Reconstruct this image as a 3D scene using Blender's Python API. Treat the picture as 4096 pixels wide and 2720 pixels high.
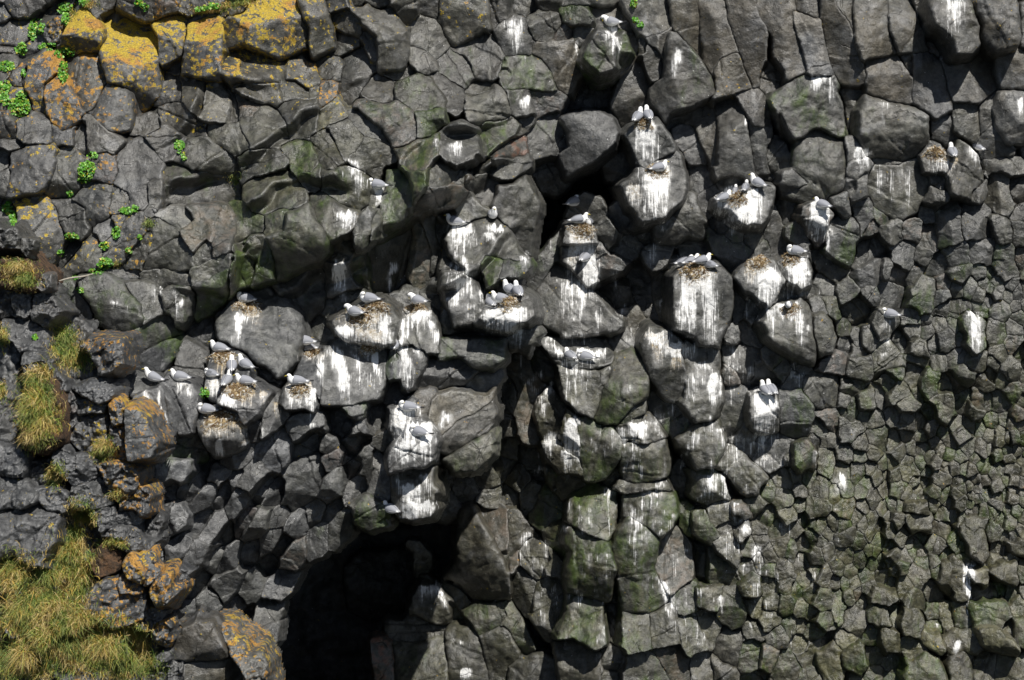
import bpy, math, random
import numpy as np
from mathutils import Vector, Matrix

# ------------------------------------------------------------------ camera, sky, sun
sc = bpy.context.scene
for o in list(bpy.data.objects):
    bpy.data.objects.remove(o)
COL = sc.collection
PITCH = math.radians(15.0)
DIST = 50.0                       # metres from the camera to the middle of the cliff
PPM = 130.0                       # photo pixels (2361 wide) per metre at that distance
FPX = DIST * PPM
IW, IH = 2361.0, 1568.0
RT = np.array([1.0, 0.0, 0.0])
UP = np.array([0.0, math.sin(PITCH), math.cos(PITCH)])
FW = np.array([0.0, math.cos(PITCH), -math.sin(PITCH)])   # view direction; the cliff faces -FW
CAM = -FW * DIST + np.array([0.0, 0.0, 12.0])
cd = bpy.data.cameras.new("camera")
cd.sensor_fit = 'HORIZONTAL'
cd.sensor_width = 36.0
cd.lens = 36.0 * FPX / IW
cd.clip_start = 1.0
cd.clip_end = 400.0
cam = bpy.data.objects.new("camera", cd)
COL.objects.link(cam)
M = Matrix((tuple(RT) , tuple(UP), tuple(-FW))).transposed()
cam.matrix_world = Matrix.Translation(Vector(CAM)) @ M.to_4x4()
sc.camera = cam

SUN_UVW = np.array([0.25, 0.69, 0.60])           # right, up the cliff, out of the cliff
SUN_UVW /= np.linalg.norm(SUN_UVW)
SUN = SUN_UVW[0] * RT + SUN_UVW[1] * UP - SUN_UVW[2] * FW
sun_el = math.asin(SUN[2])
sun_az = math.atan2(SUN[0], SUN[1])
w = bpy.data.worlds.new("World")
sc.world = w
w.use_nodes = True
nt = w.node_tree
sky = nt.nodes.new('ShaderNodeTexSky')
sky.sky_type = 'NISHITA'
sky.sun_disc = False
sky.sun_elevation = sun_el
sky.sun_rotation = sun_az
nt.links.new(sky.outputs[0], nt.nodes['Background'].inputs[0])
nt.nodes['Background'].inputs[1].default_value = 0.05
sl = bpy.data.lights.new("sun", 'SUN')
sl.energy = 5.0
sl.angle = math.radians(0.53)
sl.color = (1.0, 0.96, 0.90)
so = bpy.data.objects.new("sun", sl)
COL.objects.link(so)
so.rotation_euler = Vector(SUN).to_track_quat('Z', 'Y').to_euler()
so.location = (0, -20, 40)
sc.view_settings.view_transform = 'Standard'
sc.view_settings.look = 'None'
sc.view_settings.exposure = 0.16
sc.view_settings.gamma = 1.0
sc.view_settings.use_curve_mapping = False
sc.cycles.max_bounces = 4
sc.cycles.diffuse_bounces = 2

RNG = np.random.default_rng(11)
random.seed(11)


def at(px, py, W):
    """photo pixel + relief W (metres out of the cliff) -> world point(s)"""
    px = np.asarray(px, float); py = np.asarray(py, float); W = np.asarray(W, float)
    d = DIST - W
    u = (px - IW / 2) / FPX * d
    v = (IH / 2 - py) / FPX * d
    return CAM + u[..., None] * RT + v[..., None] * UP + d[..., None] * FW


# ------------------------------------------------------------------ noise
def _hash(ix, iy, seed):
    n = (ix * 374761393 + iy * 668265263 + seed * 1442695041) & 0xFFFFFFFF
    n = ((n ^ (n >> 13)) * 1274126177) & 0xFFFFFFFF
    n = n ^ (n >> 16)
    return n


def noise(x, y, seed=0):
    xi = np.floor(x).astype(np.int64); yi = np.floor(y).astype(np.int64)
    fx = x - xi; fy = y - yi
    def g(ix, iy, dx, dy):
        a = _hash(ix, iy, seed) / 4294967296.0 * 6.2831853
        return np.cos(a) * dx + np.sin(a) * dy
    ux = fx * fx * fx * (fx * (fx * 6 - 15) + 10)
    uy = fy * fy * fy * (fy * (fy * 6 - 15) + 10)
    a = g(xi, yi, fx, fy); b = g(xi + 1, yi, fx - 1, fy)
    c = g(xi, yi + 1, fx, fy - 1); d = g(xi + 1, yi + 1, fx - 1, fy - 1)
    return 1.45 * ((a + (b - a) * ux) + ((c + (d - c) * ux) - (a + (b - a) * ux)) * uy)


def fbm(x, y, seed=0, octv=3, gain=.5):
    r = np.zeros_like(x); a = 1.0; f = 1.0
    for i in range(octv):
        r += a * noise(x * f + 17.3 * i, y * f - 9.1 * i, seed + i); a *= gain; f *= 2.03
    return r


def worley(x, y, seed=0):
    """distance to nearest and second nearest jittered point, and a cell hash"""
    xi = np.floor(x).astype(np.int64); yi = np.floor(y).astype(np.int64)
    d1 = np.full(x.shape, 9.0); d2 = np.full(x.shape, 9.0)
    gx = np.zeros(x.shape); gy = np.zeros(x.shape); hh = np.zeros(x.shape)
    for i in (-1, 0, 1):
        for j in (-1, 0, 1):
            h = _hash(xi + i, yi + j, seed)
            px = xi + i + (h & 1023) / 1023.0; py = yi + j + ((h >> 10) & 1023) / 1023.0
            d = np.hypot(px - x, py - y)
            near = d < d1
            d2 = np.where(near, d1, np.minimum(d2, d))
            gx = np.where(near, x - px, gx); gy = np.where(near, y - py, gy)
            hh = np.where(near, (h >> 20) / 4096.0, hh)
            d1 = np.where(near, d, d1)
    return d1, d2, gx, gy, hh


def sst(a, b, x):
    t = np.clip((x - a) / (b - a), 0, 1)
    return t * t * (3 - 2 * t)


# ------------------------------------------------------------------ relief of the place (metres out of the mean cliff)
PTS_L = [(650,550,2.5),(850,530,2.7),(480,600,2.45),(970,430,2.5),(420,560,2.4),(740,690,1.4),(900,630,.9),(1000,580,.9),(620,720,1.9),(460,760,1.9),(0,0,.5),(300,100,1),(700,100,.8),(1100,100,.3),(1300,50,.2),(1300,350,.0),(100,450,2),(500,450,1.5),(900,450,1.2),(1200,480,1.0),
         (250,700,2.5),(600,750,2.5),(850,750,2.6),(1100,700,2.0),(1200,720,2.2),(350,950,3.3),(550,950,3.1),(750,950,2.8),(950,950,2.6),
         (1100,950,2.2),(950,1150,2.4),(400,1150,3.0),(400,1250,2.8),(600,1100,2.8),(600,1200,2.6),(800,1150,2.3),(800,1220,2.1),(500,1400,1.9),(650,1300,1.6)]
PTS_F = [(60,1330,5.5),(180,1330,5.0),(90,950,4.7),(50,650,3.4),(100,900,4.2),(250,1000,4.3),(300,1150,4.3),(100,1200,4.9),(300,1350,4.8),(100,1500,5.8),(450,1500,4.4),(580,1540,4.2),(150,750,3.6)]
PTS_R = [(1300,50,.2),(1700,50,0),(2300,50,-.2),(1300,350,0),(1700,400,0),(2300,400,-.3),(1350,700,-.3),(1700,700,0),(2100,700,-.4),
         (1350,1000,0),(1700,1000,0),(2200,1000,-.5),(1000,1400,-1.7),(1200,1250,-.9),(1400,1300,0),(1800,1300,0),(2250,1300,-.3),
         (1100,1550,-1.2),(1400,1550,.3),(2300,1550,.3),(1150,1150,-1.2)]


def idw(P, px, py):
    px = np.asarray(px, float); py = np.asarray(py, float)
    num = 0; den = 0
    for (x, y, v) in P:
        wgt = 1.0 / (((px - x) ** 2 + (py - y) ** 2) / 1e4 + .4) ** 1.6
        num = num + wgt * v; den = den + wgt
    return num / den


GP = {'L': PTS_L, 'F': PTS_F, 'R': PTS_R}
BROWN = [(1050,1450,.5),(1200,1520,.3),(0,0,.5),(500,60,.6),(900,150,.6),(1200,150,.5),(1700,100,.9),(2100,100,.95),(2300,200,.7),(1500,350,.3),(1900,350,.3),(700,500,.35),(300,400,.4),
         (900,500,.25),(1300,650,.25),(1100,1350,.7),(1400,1400,.45),(1250,1100,.6),(2200,1100,.8),(2250,1450,.9),(1900,1400,.7),(1800,900,.2),(2100,650,.15),(600,1250,.15),(600,900,.1),
         (200,1000,.05),(100,1300,.0),(300,1400,.05),(500,1500,.4)]
OLIVE = [(1050,1450,.7),(1200,1520,.7),(2000,1200,1.0),(2100,1400,1.0),(0,0,.0),(500,60,.05),(900,250,.3),(1200,150,.2),(1700,100,.05),(2100,100,.05),(1500,350,.1),(1900,350,.25),(600,500,.75),(300,400,.15),(900,500,.65),(750,350,.55),
         (1300,650,.2),(1000,900,.05),(1100,1350,.45),(1400,1250,.75),(1500,1450,.65),(2200,1000,.7),(2250,1450,.85),(1900,1200,.9),(1800,900,.3),(2100,550,.3),(600,1250,.12),
         (600,950,.0),(200,1000,.0),(100,1300,.0),(300,1400,.0),(1250,1050,.7)]

HOLES = [  # the sea cave, the fissure and the deep joints: outline, relief
 ((565,1720,605,1440,668,1325,735,1232,900,1210,1000,1180,1060,1130,1120,1110,1090,1200,1060,1300,1010,1390,950,1400,930,1480,860,1720), -5.5),
 ((1205,380,1290,400,1400,335,1440,390,1450,470,1430,525,1390,505,1340,485,1300,540,1260,620,1195,655,1232,560,1240,470), -4.0),
 ((1330,160,1380,165,1420,150,1400,210,1375,250,1340,215,1310,195), -1.8),
 ((1170,1340,1200,1370,1280,1500,1290,1600,1250,1600,1240,1520,1190,1440), -1.8),
 ((1530,1000,1600,1075,1590,1095,1550,1080), -1.8),
 ((2120,1300,2210,1385,2240,1420,2215,1420,2150,1360), -1.6),
 ((400,1000,450,1075,430,1110,390,1080,360,1075), 1.2),
]
ROCKS = """
00 b -.2 D1|0,270 80,130 190,170 290,230 270,330 110,415 0,370
00 b -.3 D1|300,100 440,20 660,0 640,60 520,90 420,150 310,190
00 r .1 L4|340,230 460,150 560,160 580,230 550,330 530,375 400,320
00 b -.1 D1|0,380 110,420 120,480 0,510
00 b 0 L1|200,470 330,310 390,340 400,395 330,480 230,510
00 a .25 L9 T60|520,410 640,130 700,75 830,90 870,210 930,330 880,440 700,450
00 a .35 L9 T55|870,110 1040,60 1200,170 1330,200 1400,320 1390,560 1440,820 1220,1020 1180,800 960,720 880,480 930,310
00 a .2 L7 T55|1330,200 1480,110 1650,110 1650,330 1640,470 1480,540 1410,540 1400,320
00 a .2 L4|1030,60 1100,0 1350,0 1360,150 1280,180 1180,130
00 b .2 L5|1350,0 1600,0 1600,60 1380,170 1350,100
00 b .1|1600,30 1720,0 1860,30 1850,60 1660,120 1610,90
00 a .35 L9 T48|1650,200 1680,170 1920,90 1970,180 1985,330 1990,450 1960,700 1850,690 1620,640 1630,400
dd a .4 L9 T60|508,50 560,15 640,0 700,20 725,65 700,100 640,128 560,100 512,110
dd b .32 L4 T40|510,115 560,105 640,130 700,145 735,190 738,215 715,235 640,240 560,215 510,170
00 a -.1 D1|1490,590 1640,470 1620,640 1560,680 1500,640
00 a 0|1570,700 1620,660 1850,690 1830,850 1830,920 1800,1060 1700,1000 1600,850
00 a .1 P1|1830,760 1940,700 2040,820 2050,950 2020,1090 1820,1090 1800,1060 1840,860
00 b .25 L9 O1|215,640 260,520 370,450 480,490 510,620 385,740 370,830 400,960 380,1010 270,960 220,850
00 b .25 L9 O1|390,760 500,650 600,740 700,920 710,1000 620,1130 540,1170 450,1080 400,960
00 b .25 L7 O1|600,720 600,560 720,480 860,480 940,620 950,740 900,900 830,990 740,960 640,800
00 b .25 L5 O1|830,1010 940,740 1080,760 1180,830 1180,1000 1130,1130 1030,1150 830,1050
00 b .05 L4 O1|90,600 210,590 210,800 150,820 80,730
00 b .1 L4 O1|0,890 60,980 150,1120 140,1230 60,1260 0,1210
00 b .1 L2|130,1040 260,990 420,1050 440,1150 440,1300 300,1280 150,1230
00 b .05 L2|450,1120 540,1170 640,1140 640,1300 500,1270
00 b .05 L2|0,1220 150,1240 200,1320 60,1340 0,1330
00 b .25 L3|80,1400 200,1330 440,1290 480,1440 440,1590 280,1720 60,1760 100,1580
00 b .1 L2|470,1400 560,1310 690,1330 760,1420 700,1568 640,1760 420,1760 490,1568
00 b -.25 D1|640,1150 760,1080 780,1300 760,1440 640,1330
00 a .05 P1|755,1060 830,1030 930,1200 1080,1280 1050,1330 1000,1370 780,1310
dd b .15|275,345 330,310 365,370 372,440 360,490 310,490 275,440 262,400
dd c -.1 D1|375,230 400,225 440,260 480,285 478,315 430,310 372,275
00 b 0|1850,1110 2100,1100 2280,1270 2270,1330 2150,1380 1930,1290 1850,1200
00 b .05|1280,1220 1420,1080 1540,1180 1700,1260 1700,1400 1600,1420 1450,1400
00 b .1 G1|1650,1260 1850,1260 2050,1400 2150,1568 1720,1568 1560,1400
00 a -.15 D1|1960,700 2060,800 2160,1000 2100,1100 2040,1080 2050,900
00 b -.05|2080,780 2260,920 2352,930 2352,1250 2200,1180 2150,1000
00 b -.2 D1|1200,1020 1430,1060 1500,1190 1300,1240 1200,1190
00 b .1 L4|840,1440 960,1370 1020,1420 1090,1560 1000,1640 830,1600
01 a .35 L4 T40|440,0 620,0 690,110 720,220 735,400 560,490 520,330 430,180
01 b .1 L2 G2|680,110 860,60 930,110 1000,190 1000,300 960,325 860,290 720,215
01 a .2 L5|620,0 880,0 860,50 680,110
01 a .3 L1 T45|890,30 1100,20 1290,50 1370,220 1410,300 1400,420 1330,600 1180,600 1140,500 1150,320 1010,200 930,100
01 a .2 L2|1100,0 1500,0 1490,90 1380,240 1290,60
01 b .05|1500,0 1640,0 1700,110 1660,150 1500,100
01 b .05|1390,250 1500,120 1650,150 1710,270 1760,420 1680,520 1560,430 1410,400
01 b .3 L2 T35|1700,60 1740,0 2100,0 2130,180 2120,240 1920,350 1850,370 1740,290 1700,180
01 a .0|2130,0 2352,0 2352,150 2200,230 2140,170
01 b -.1 D1|730,230 860,300 960,330 1000,420 900,470 740,450
01 b 0 L1|580,590 700,500 850,570 810,740 620,710 570,620
01 c -.12 D1|850,480 1000,350 1140,500 1130,580 1060,650 980,800 870,980 790,880 810,700
01 b .05 L1|1010,200 1140,320 1150,520 1050,640 1000,420
01 b .3 L3|0,650 140,570 330,520 520,560 610,700 620,830 540,900 380,860 260,960 180,930 0,870 -160,800 -150,700
01 b .15 L1|270,920 400,860 600,890 610,1050 580,1180 520,1240 340,1240 330,1130 260,980
01 b .1|0,940 180,930 320,1080 350,1240 260,1290 60,1340 -60,1250 -70,1020
01 b .1 L5|620,720 720,720 780,760 770,870 720,920 630,980 610,880
01 b .1 G2 P1|700,930 780,880 860,980 870,1040 700,1110 610,1150 610,1010
01 a .15 P1|1440,420 1480,410 1560,470 1650,540 1640,620 1560,650 1490,620
01 a -.1|1180,610 1330,600 1480,620 1490,660 1360,690 1200,690
01 b .25 G5|1300,780 1500,670 1640,740 1720,830 1760,900 1720,960 1600,980 1490,1000 1400,940 1310,860
01 b .2 G8|1490,1010 1700,960 1700,1090 1600,1190 1510,1210 1500,1080
01 b .2 G5|960,940 1100,890 1290,910 1400,970 1490,1060 1500,1200 1440,1270 1300,1320 1200,1160 1050,1050
01 b 0|880,1000 970,960 1060,1060 1200,1160 1260,1300 1100,1260 900,1090
01 b .1|1640,660 1760,690 1900,800 1920,930 1850,1010 1760,960 1720,830 1640,740
01 b .2 G4|1690,540 1790,450 1940,490 2000,600 1990,680 1940,790 1850,740 1720,650
01 b .25 G4 T40|1830,430 2100,290 2200,350 2280,500 2240,620 2170,690 2080,700 1990,640 1950,530
01 b .25 P1 G1|1940,900 2200,800 2300,850 2320,1000 2280,1060 2080,1110 1980,1070
01 b .1 G3|2270,520 2352,510 2420,640 2400,790 2300,780 2240,620
01 a -.1 D1|2000,720 2130,740 2300,850 2180,820 1950,890 1930,800
01 b .25 G6|1300,1340 1500,1290 1690,1230 1690,1330 1640,1500 1560,1568 1400,1568 1380,1400
01 b .3|1720,1200 1870,1120 2000,1160 2040,1260 2040,1340 1960,1400 1750,1500 1700,1380
01 b .2 G7|2050,1180 2130,1090 2352,1060 2460,1100 2250,1280 2100,1390 2060,1320
01 a .05 K1|2150,1390 2352,1230 2480,1240 2470,1400 2352,1460 2230,1450
01 a -.15 D1|2030,1390 2230,1450 2352,1480 2352,1568 2000,1568
01 b .15 G4|0,1360 180,1340 320,1440 230,1560 100,1640 -60,1600 -80,1420
01 b .15 G6|310,1320 420,1260 520,1280 600,1400 640,1568 600,1660 440,1600 380,1420
01 b 0 D1|530,1210 700,1180 830,1420 800,1568 650,1568 600,1380
01 b .05|720,1160 900,1080 1020,1260 960,1380 850,1420
01 b .15|1020,1260 1150,1240 1290,1370 1280,1440 1180,1500 1130,1568 980,1500 900,1400
02 c .12|0,220 90,150 210,90 240,200 300,330 310,380 260,470 40,490 -30,380
02 a .1 G3|220,90 460,60 540,120 550,190 460,330 400,370 300,350 240,200
02 b .2 G7|540,60 640,40 760,80 850,140 850,180 740,210 620,200 560,150
02 a .05|550,190 640,240 640,350 480,370 500,300
02 b .1 G5|660,230 740,210 850,250 800,340 790,440 740,460 690,370
02 a .18 B1|300,390 640,360 740,500 730,640 680,740 640,790 520,790 440,640 360,520 300,440
02 b .25 G7|10,590 60,510 220,500 360,520 470,650 500,790 400,810 260,790 70,790
02 a .2 G3|80,830 250,810 300,960 310,1000 150,1050 90,960
02 b .1 G4|250,810 510,800 560,860 520,950 320,1060 300,930
02 a .7 G8 T30|800,400 900,260 980,230 1090,270 1150,430 1100,500 990,610 900,650 760,510
02 a -.02 B1|760,60 1040,30 1180,160 1250,320 1230,460 1160,600 1080,660 960,560 850,250
02 a 0|470,-20 1000,-20 1040,60 850,30 560,50
02 a .1 P1|1120,40 1240,-20 1450,-20 1530,150 1510,260 1400,330 1310,330 1250,300 1200,200 1130,110
02 a 0 L1|1250,310 1320,350 1310,480 1270,480 1240,420
02 a .1 D1|1290,530 1320,400 1400,420 1480,550 1470,640 1420,720 1350,700
02 a .15 P1|1310,330 1520,250 1510,420 1490,540 1420,430
02 a .35 G4 T10|1530,280 1570,290 1720,430 1820,560 1900,680 1930,820 1800,890 1520,1000 1490,1080 1360,900 1360,780 1480,700 1500,540 1510,400
02 c .1 B1|1540,0 1760,0 1790,150 1810,330 1820,540 1720,420 1570,280 1540,130
02 c .12 B1|1770,0 2000,0 2040,170 2110,400 2130,470 1980,500 1920,620 1930,720 1830,560 1800,300
02 c .22 L3|1930,650 1970,540 2110,480 2150,500 2200,650 2260,770 2000,860 1930,870 1950,690
02 c .15 B1|2010,0 2260,0 2330,200 2352,300 2352,760 2270,780 2210,620 2130,420 2040,200
02 a -.7 D1|720,700 1000,640 1080,700 1010,830 900,990 780,980 520,1070 640,960
02 c -.2 B1|1030,800 1080,680 1230,560 1280,520 1350,740 1350,850 1350,1000 1250,1030 1100,1100 1040,1000
02 c .5 T15|560,1050 780,990 900,1000 1000,1050 1050,1180 1010,1290 820,1440 600,1560 550,1500 540,1380 630,1320 620,1180
02 a .15 G4|260,1200 330,1080 500,1000 600,1180 630,1320 560,1380 440,1400 280,1400 250,1280
02 a .1|140,1050 310,1010 300,1110 150,1200
02 a .2|0,1410 240,1390 230,1480 120,1568 -60,1568 -80,1480
02 a .5 T12|1130,1210 1200,1130 1300,1080 1400,1060 1450,1120 1500,1190 1560,1320 1570,1350 1400,1430 1320,1540 1290,1540 1240,1430 1180,1280
02 a -.3 D1|930,1420 1050,1210 1130,1220 1230,1440 1240,1540 1180,1640 980,1568
02 a -.12|1540,1200 1650,1140 1740,1120 1780,1250 1880,1450 1780,1500 1700,1440 1600,1350 1540,1250
02 c -.05 B1|1650,1080 1900,910 1940,1100 1960,1350 1960,1500 1870,1430 1770,1220 1740,1110
02 c .15 T8|1920,880 2100,840 2180,1000 2230,1200 2280,1500 2290,1568 2200,1600 1950,1568 1970,1380 1990,1100
02 c .12 T8|2110,830 2352,780 2380,900 2400,1130 2280,1120 2180,950
02 c .02|2200,1000 2280,1130 2400,1140 2420,1568 2290,1560 2250,1300
03 c .12 B1|20,0 370,0 380,200 440,400 470,590 300,700 260,540 230,300 100,150
03 c .22 P1|380,100 520,160 610,180 640,330 690,540 510,580 490,450 420,280
03 a .05|410,-10 590,-10 590,150 550,130 430,60
03 a .2 P1|520,570 690,550 700,640 530,640
03 c .1 B1|620,60 660,10 850,200 900,370 990,640 950,740 840,740 740,600 690,500 650,330 620,180
03 c .02|650,-10 910,-10 890,300 840,190 720,60
03 c .15 B1|910,-10 1200,-10 1190,290 1260,450 1150,470 970,520 920,380 900,200
03 c .1 B1|1210,-10 1360,-10 1450,210 1560,400 1590,430 1400,450 1290,460 1200,280
03 c 0 B1|1360,-10 1500,-10 1520,220 1570,340 1450,200
03 b .7 G3|1560,30 1640,-20 1880,-20 1940,60 1990,200 2000,360 1930,440 1800,440 1770,330 1640,240 1600,170
03 b .45 B1 L1|1950,20 2200,-20 2280,10 2340,180 2330,310 2290,400 2140,430 2030,330 2030,200
03 a .1|2300,50 2361,0 2361,460 2330,400
03 c .1 B1|1000,520 1270,470 1340,570 1380,680 1400,880 1390,900 1220,880 1020,820 1010,640
03 a .02|1290,470 1400,450 1410,560 1390,650 1330,560
03 c .15 B1|1420,470 1600,430 1660,550 1690,720 1720,880 1740,940 1590,1020 1480,950 1410,830 1440,640
03 c .1 B1|1640,430 1830,470 1980,430 2110,520 2130,740 2000,880 1960,900 1770,870 1700,700
03 c .1 B1|2140,480 2300,420 2350,560 2361,700 2361,800 2200,740 2140,640
03 c .12|1770,880 1980,900 1970,1180 1900,1190 1760,1120 1750,980
03 a .1|1990,900 2170,770 2120,950 2150,1080 2270,1230 2250,1310 2090,1370 2020,1330 1990,1150
03 c .35 P1|2110,920 2180,780 2361,800 2361,1230 2230,1230 2140,1080
03 a .3 G6 T15|180,780 430,680 520,660 710,650 760,760 800,900 830,1050 820,1150 790,1180 650,1100 560,1060 470,1180 380,1160 310,1050 230,900
03 a -.4 D1|250,930 330,1070 380,1190 390,1260 350,1400 300,1300
03 b .2 G4|400,1210 520,1130 640,1120 810,1190 830,1300 830,1508 820,1560 740,1640 480,1780 330,1740 290,1600 380,1508
03 a -.2|750,770 840,730 990,740 1000,880 940,980 850,1150 830,900
03 b .4 G3 P1|960,950 1020,820 1220,880 1400,910 1540,990 1560,1160 1500,1310 1330,1390 1100,1350 1010,1330 950,1170
03 a .25 P1|850,1200 890,1200 1000,1330 1050,1420 1000,1508 1020,1660 890,1740 830,1560 840,1300
03 a 0|1530,1000 1610,1030 1740,950 1750,1130 1820,1180 1750,1240 1560,1190
03 a .15|1050,1360 1100,1330 1250,1350 1330,1400 1300,1440 1150,1430
dd c .15|2008,385 2120,365 2135,395 2140,440 2110,480 2060,505 2015,480 1998,440
03 b .35 W1|1480,1330 1560,1210 1640,1240 1710,1330 1720,1420 1690,1480 1520,1470
03 a .4|1740,1400 1840,1200 1900,1250 1990,1340 2030,1490 2040,1640 1900,1700 1760,1660 1730,1500
03 a .05|2010,1380 2170,1340 2300,1380 2361,1420 2361,1508 2050,1508
10 b .1|0,0 80,0 70,130 30,240 0,200
10 b .25 L4|80,280 240,240 400,250 480,340 560,560 550,660 480,780 350,890 240,780 300,640 160,540 110,380
10 b .15 D1|410,260 620,250 760,350 770,480 740,620 690,560 560,560 480,340
10 b .1|620,250 740,200 830,180 1000,200 960,400 860,480 770,480 760,350
10 b .1 L6|720,100 840,90 1000,130 1200,170 1200,310 1100,380 1010,360 980,200
10 b .25 L1|1080,160 1150,20 1400,0 1440,110 1440,300 1360,410 1280,400 1280,310 1200,180
10 b .25 L4|1030,430 1280,340 1290,430 1250,560 1190,650 1100,800 930,800 980,640 1060,560
10 b .1|870,480 1020,440 1020,560 900,640 870,560
10 b .1 L3|740,640 860,590 920,700 930,780 860,860 700,920 580,980 540,960 640,800
10 b -.3 D1|490,870 560,640 730,620 740,700 540,860
10 b .2 L4|1130,830 1240,650 1350,560 1370,640 1290,780 1250,880 1130,890
10 b .1|1290,440 1430,440 1600,560 1720,750 1740,850 1600,890 1280,880 1310,760 1370,660 1360,560
10 b .1 G2 P1|1400,400 1520,310 1700,370 1750,450 1650,520 1560,480
10 b .12 G3|1440,0 1540,-60 1750,-40 2060,60 2140,180 2130,250 1960,280 1700,300 1520,310 1430,380 1450,150
10 b .25|1700,320 1930,300 2080,400 2120,560 2060,690 1940,770 1870,610 1740,720 1660,560 1740,450
10 b .15 G5|2060,300 2200,310 2352,400 2380,520 2240,590 2120,640 2130,500
10 b .05|1740,760 1870,620 1940,700 1900,790 1760,860
10 b .15 G3 P1|1750,880 1940,790 2100,800 2080,890 1940,950 1880,1000 1760,1010
10 b .2 G3|2130,690 2352,590 2400,700 2300,740 2150,740
10 c .12 G9 T5 s.5|1760,1100 1790,1020 1880,990 2080,890 2090,1010 2060,1140 1900,1230 1760,1370 1740,1330
10 c .2 G9 T5 s.5|2080,1000 2110,850 2230,690 2352,670 2400,760 2352,980 2150,1080 2070,1140
10 b .1|1250,930 1400,890 1580,920 1700,980 1700,1030 1650,1050 1450,1050 1250,970
10 b 0 L1|940,930 1250,880 1250,950 1160,1010 1020,980
10 b .25 G4|430,1090 560,1010 690,1070 780,1180 820,1290 780,1400 680,1380 560,1270
10 b .35 G6|680,960 910,930 1080,1010 1130,1100 1250,1200 1280,1330 1180,1470 1000,1450 850,1390 790,1190 700,1060
10 b .35 G2|1120,1020 1260,1000 1400,1050 1470,1160 1460,1260 1280,1380 1250,1200
10 b .35 G4|1440,1090 1520,1050 1690,1060 1720,1180 1690,1290 1600,1420 1560,1400 1540,1280 1470,1250
10 b .2 G9 s.5|1280,1400 1460,1270 1560,1330 1560,1440 1420,1568 1200,1640 1190,1480
10 a .05 G6 D1|1700,1120 1770,1060 1760,1200 1720,1380 1690,1400
10 r .4 F1|0,480 100,500 180,610 180,700 80,690 0,680
10 r .4 F1|180,620 320,620 320,740 240,770 180,700
10 r .3 F1|330,1100 420,1090 560,1280 540,1360 420,1440 330,1330 320,1200
10 r .3 F1|100,1100 240,1130 250,1250 210,1300 90,1220
10 r .3 F1|30,1360 180,1340 330,1400 430,1500 430,1640 150,1640 30,1500
10 r .4 F1|330,950 450,950 460,1050 380,1080 310,1030
10 r .2 F1|0,960 100,1060 120,1280 0,1310
11 b .2 G3|0,0 190,0 400,60 520,190 520,310 440,330 300,330 130,400 0,380 -60,200
11 b .25 G6|400,-40 640,-40 640,140 590,200 520,200 440,80
11 b .35 G4|640,0 840,-20 1000,30 1060,100 1080,180 1060,290 960,380 860,340 640,180
11 a .35 G2|1060,100 1110,140 1210,130 1200,200 1150,310 1090,360 1070,260
11 b .4 G6|1200,130 1230,0 1400,0 1460,160 1460,280 1440,380 1320,490 1140,610 1180,420 1180,300
11 b .3 G9|1400,0 1600,-20 1500,230 1460,300 1450,150
11 b .35 G3|530,210 660,190 860,340 940,370 970,420 960,470 900,540 800,640 700,640 640,500 540,330
11 b .4 G4|160,620 300,560 340,400 520,320 640,500 700,640 690,720 580,820 430,860 270,970 200,970 220,800
11 b .35 G8|0,600 100,590 190,660 210,800 190,960 0,1020 -60,900 -50,700
11 b .2 G5|120,400 290,360 350,390 330,560 160,600 130,500
11 a .3 G4 T10|940,690 960,490 1080,360 1090,560 1070,640 950,700
11 a .3 P1 G2|1090,470 1140,380 1180,430 1160,540 1110,620
11 a .1|1450,290 1510,240 1740,130 1940,90 1940,190 1740,320 1600,350 1450,400
11 a .05|1740,100 1900,50 1990,110 1990,180 1940,190
11 c -.12 B1|1000,830 1120,620 1280,580 1440,460 1460,660 1430,830 1330,1080 1220,1100 1060,1080 1040,900
11 a .12 P1 G2|1440,680 1460,440 1500,420 1580,560 1620,720 1590,900 1580,1080 1480,1020 1430,900
11 c .05|1540,380 1620,360 1670,420 1660,560 1710,700 1720,760 1620,900 1620,720 1560,540
11 a -.12 D1|1650,360 1760,320 1860,380 1770,600 1720,700 1660,540
11 a .1 G4|870,760 960,720 1050,830 1050,1070 960,1020 880,920
11 a .2 T8|690,880 870,760 900,940 960,1040 830,1090 740,1140 680,1050
11 b .1 G2 D1|200,1010 330,1000 480,900 600,870 680,920 670,1100 640,1260 450,1400 430,1250 380,1180 260,1150
11 b 0 D1|640,1330 700,1160 880,1060 1010,1060 1020,1110 880,1160 760,1260 680,1400
dd b .38 T30|500,730 540,665 600,655 650,680 690,730 693,790 682,832 645,868 605,850 572,812 510,785 492,750
dd a .5 T30 W1|760,745 800,722 835,698 870,695 905,715 915,735 905,790 860,800 800,785 775,768
dd a .5 T15|918,745 940,718 965,707 995,718 1008,760 1012,810 985,812 950,790 925,795
11 b .45 T30|1740,920 1870,930 2000,1000 2090,1200 2060,1310 1970,1380 1830,1400 1780,1250 1720,1160
dd b .45 T30 G2|1030,550 1045,512 1075,507 1130,497 1165,515 1185,540 1195,580 1215,605 1195,620 1150,600 1110,620 1080,640 1040,600
11 a .35 G8|2030,720 2110,690 2280,790 2290,880 2210,1000 2150,1040 2100,920 2020,850
11 a .2 P1|1860,360 1960,170 2060,250 2130,400 2140,430 2000,470 1850,570 1840,420
11 a .2 G4|1700,1180 1780,1260 1830,1400 1770,1450 1700,1440
dd a .65 T40|1100,745 1120,715 1165,700 1200,678 1225,690 1230,725 1215,745 1165,765
11 a .25|1730,740 1800,740 1960,850 2030,960 1900,950 1740,900
12 a .4 T12|0,150 120,140 230,60 290,200 340,290 330,380 290,560 270,680 270,760 150,700 130,600 60,500 0,470 -60,300
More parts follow.
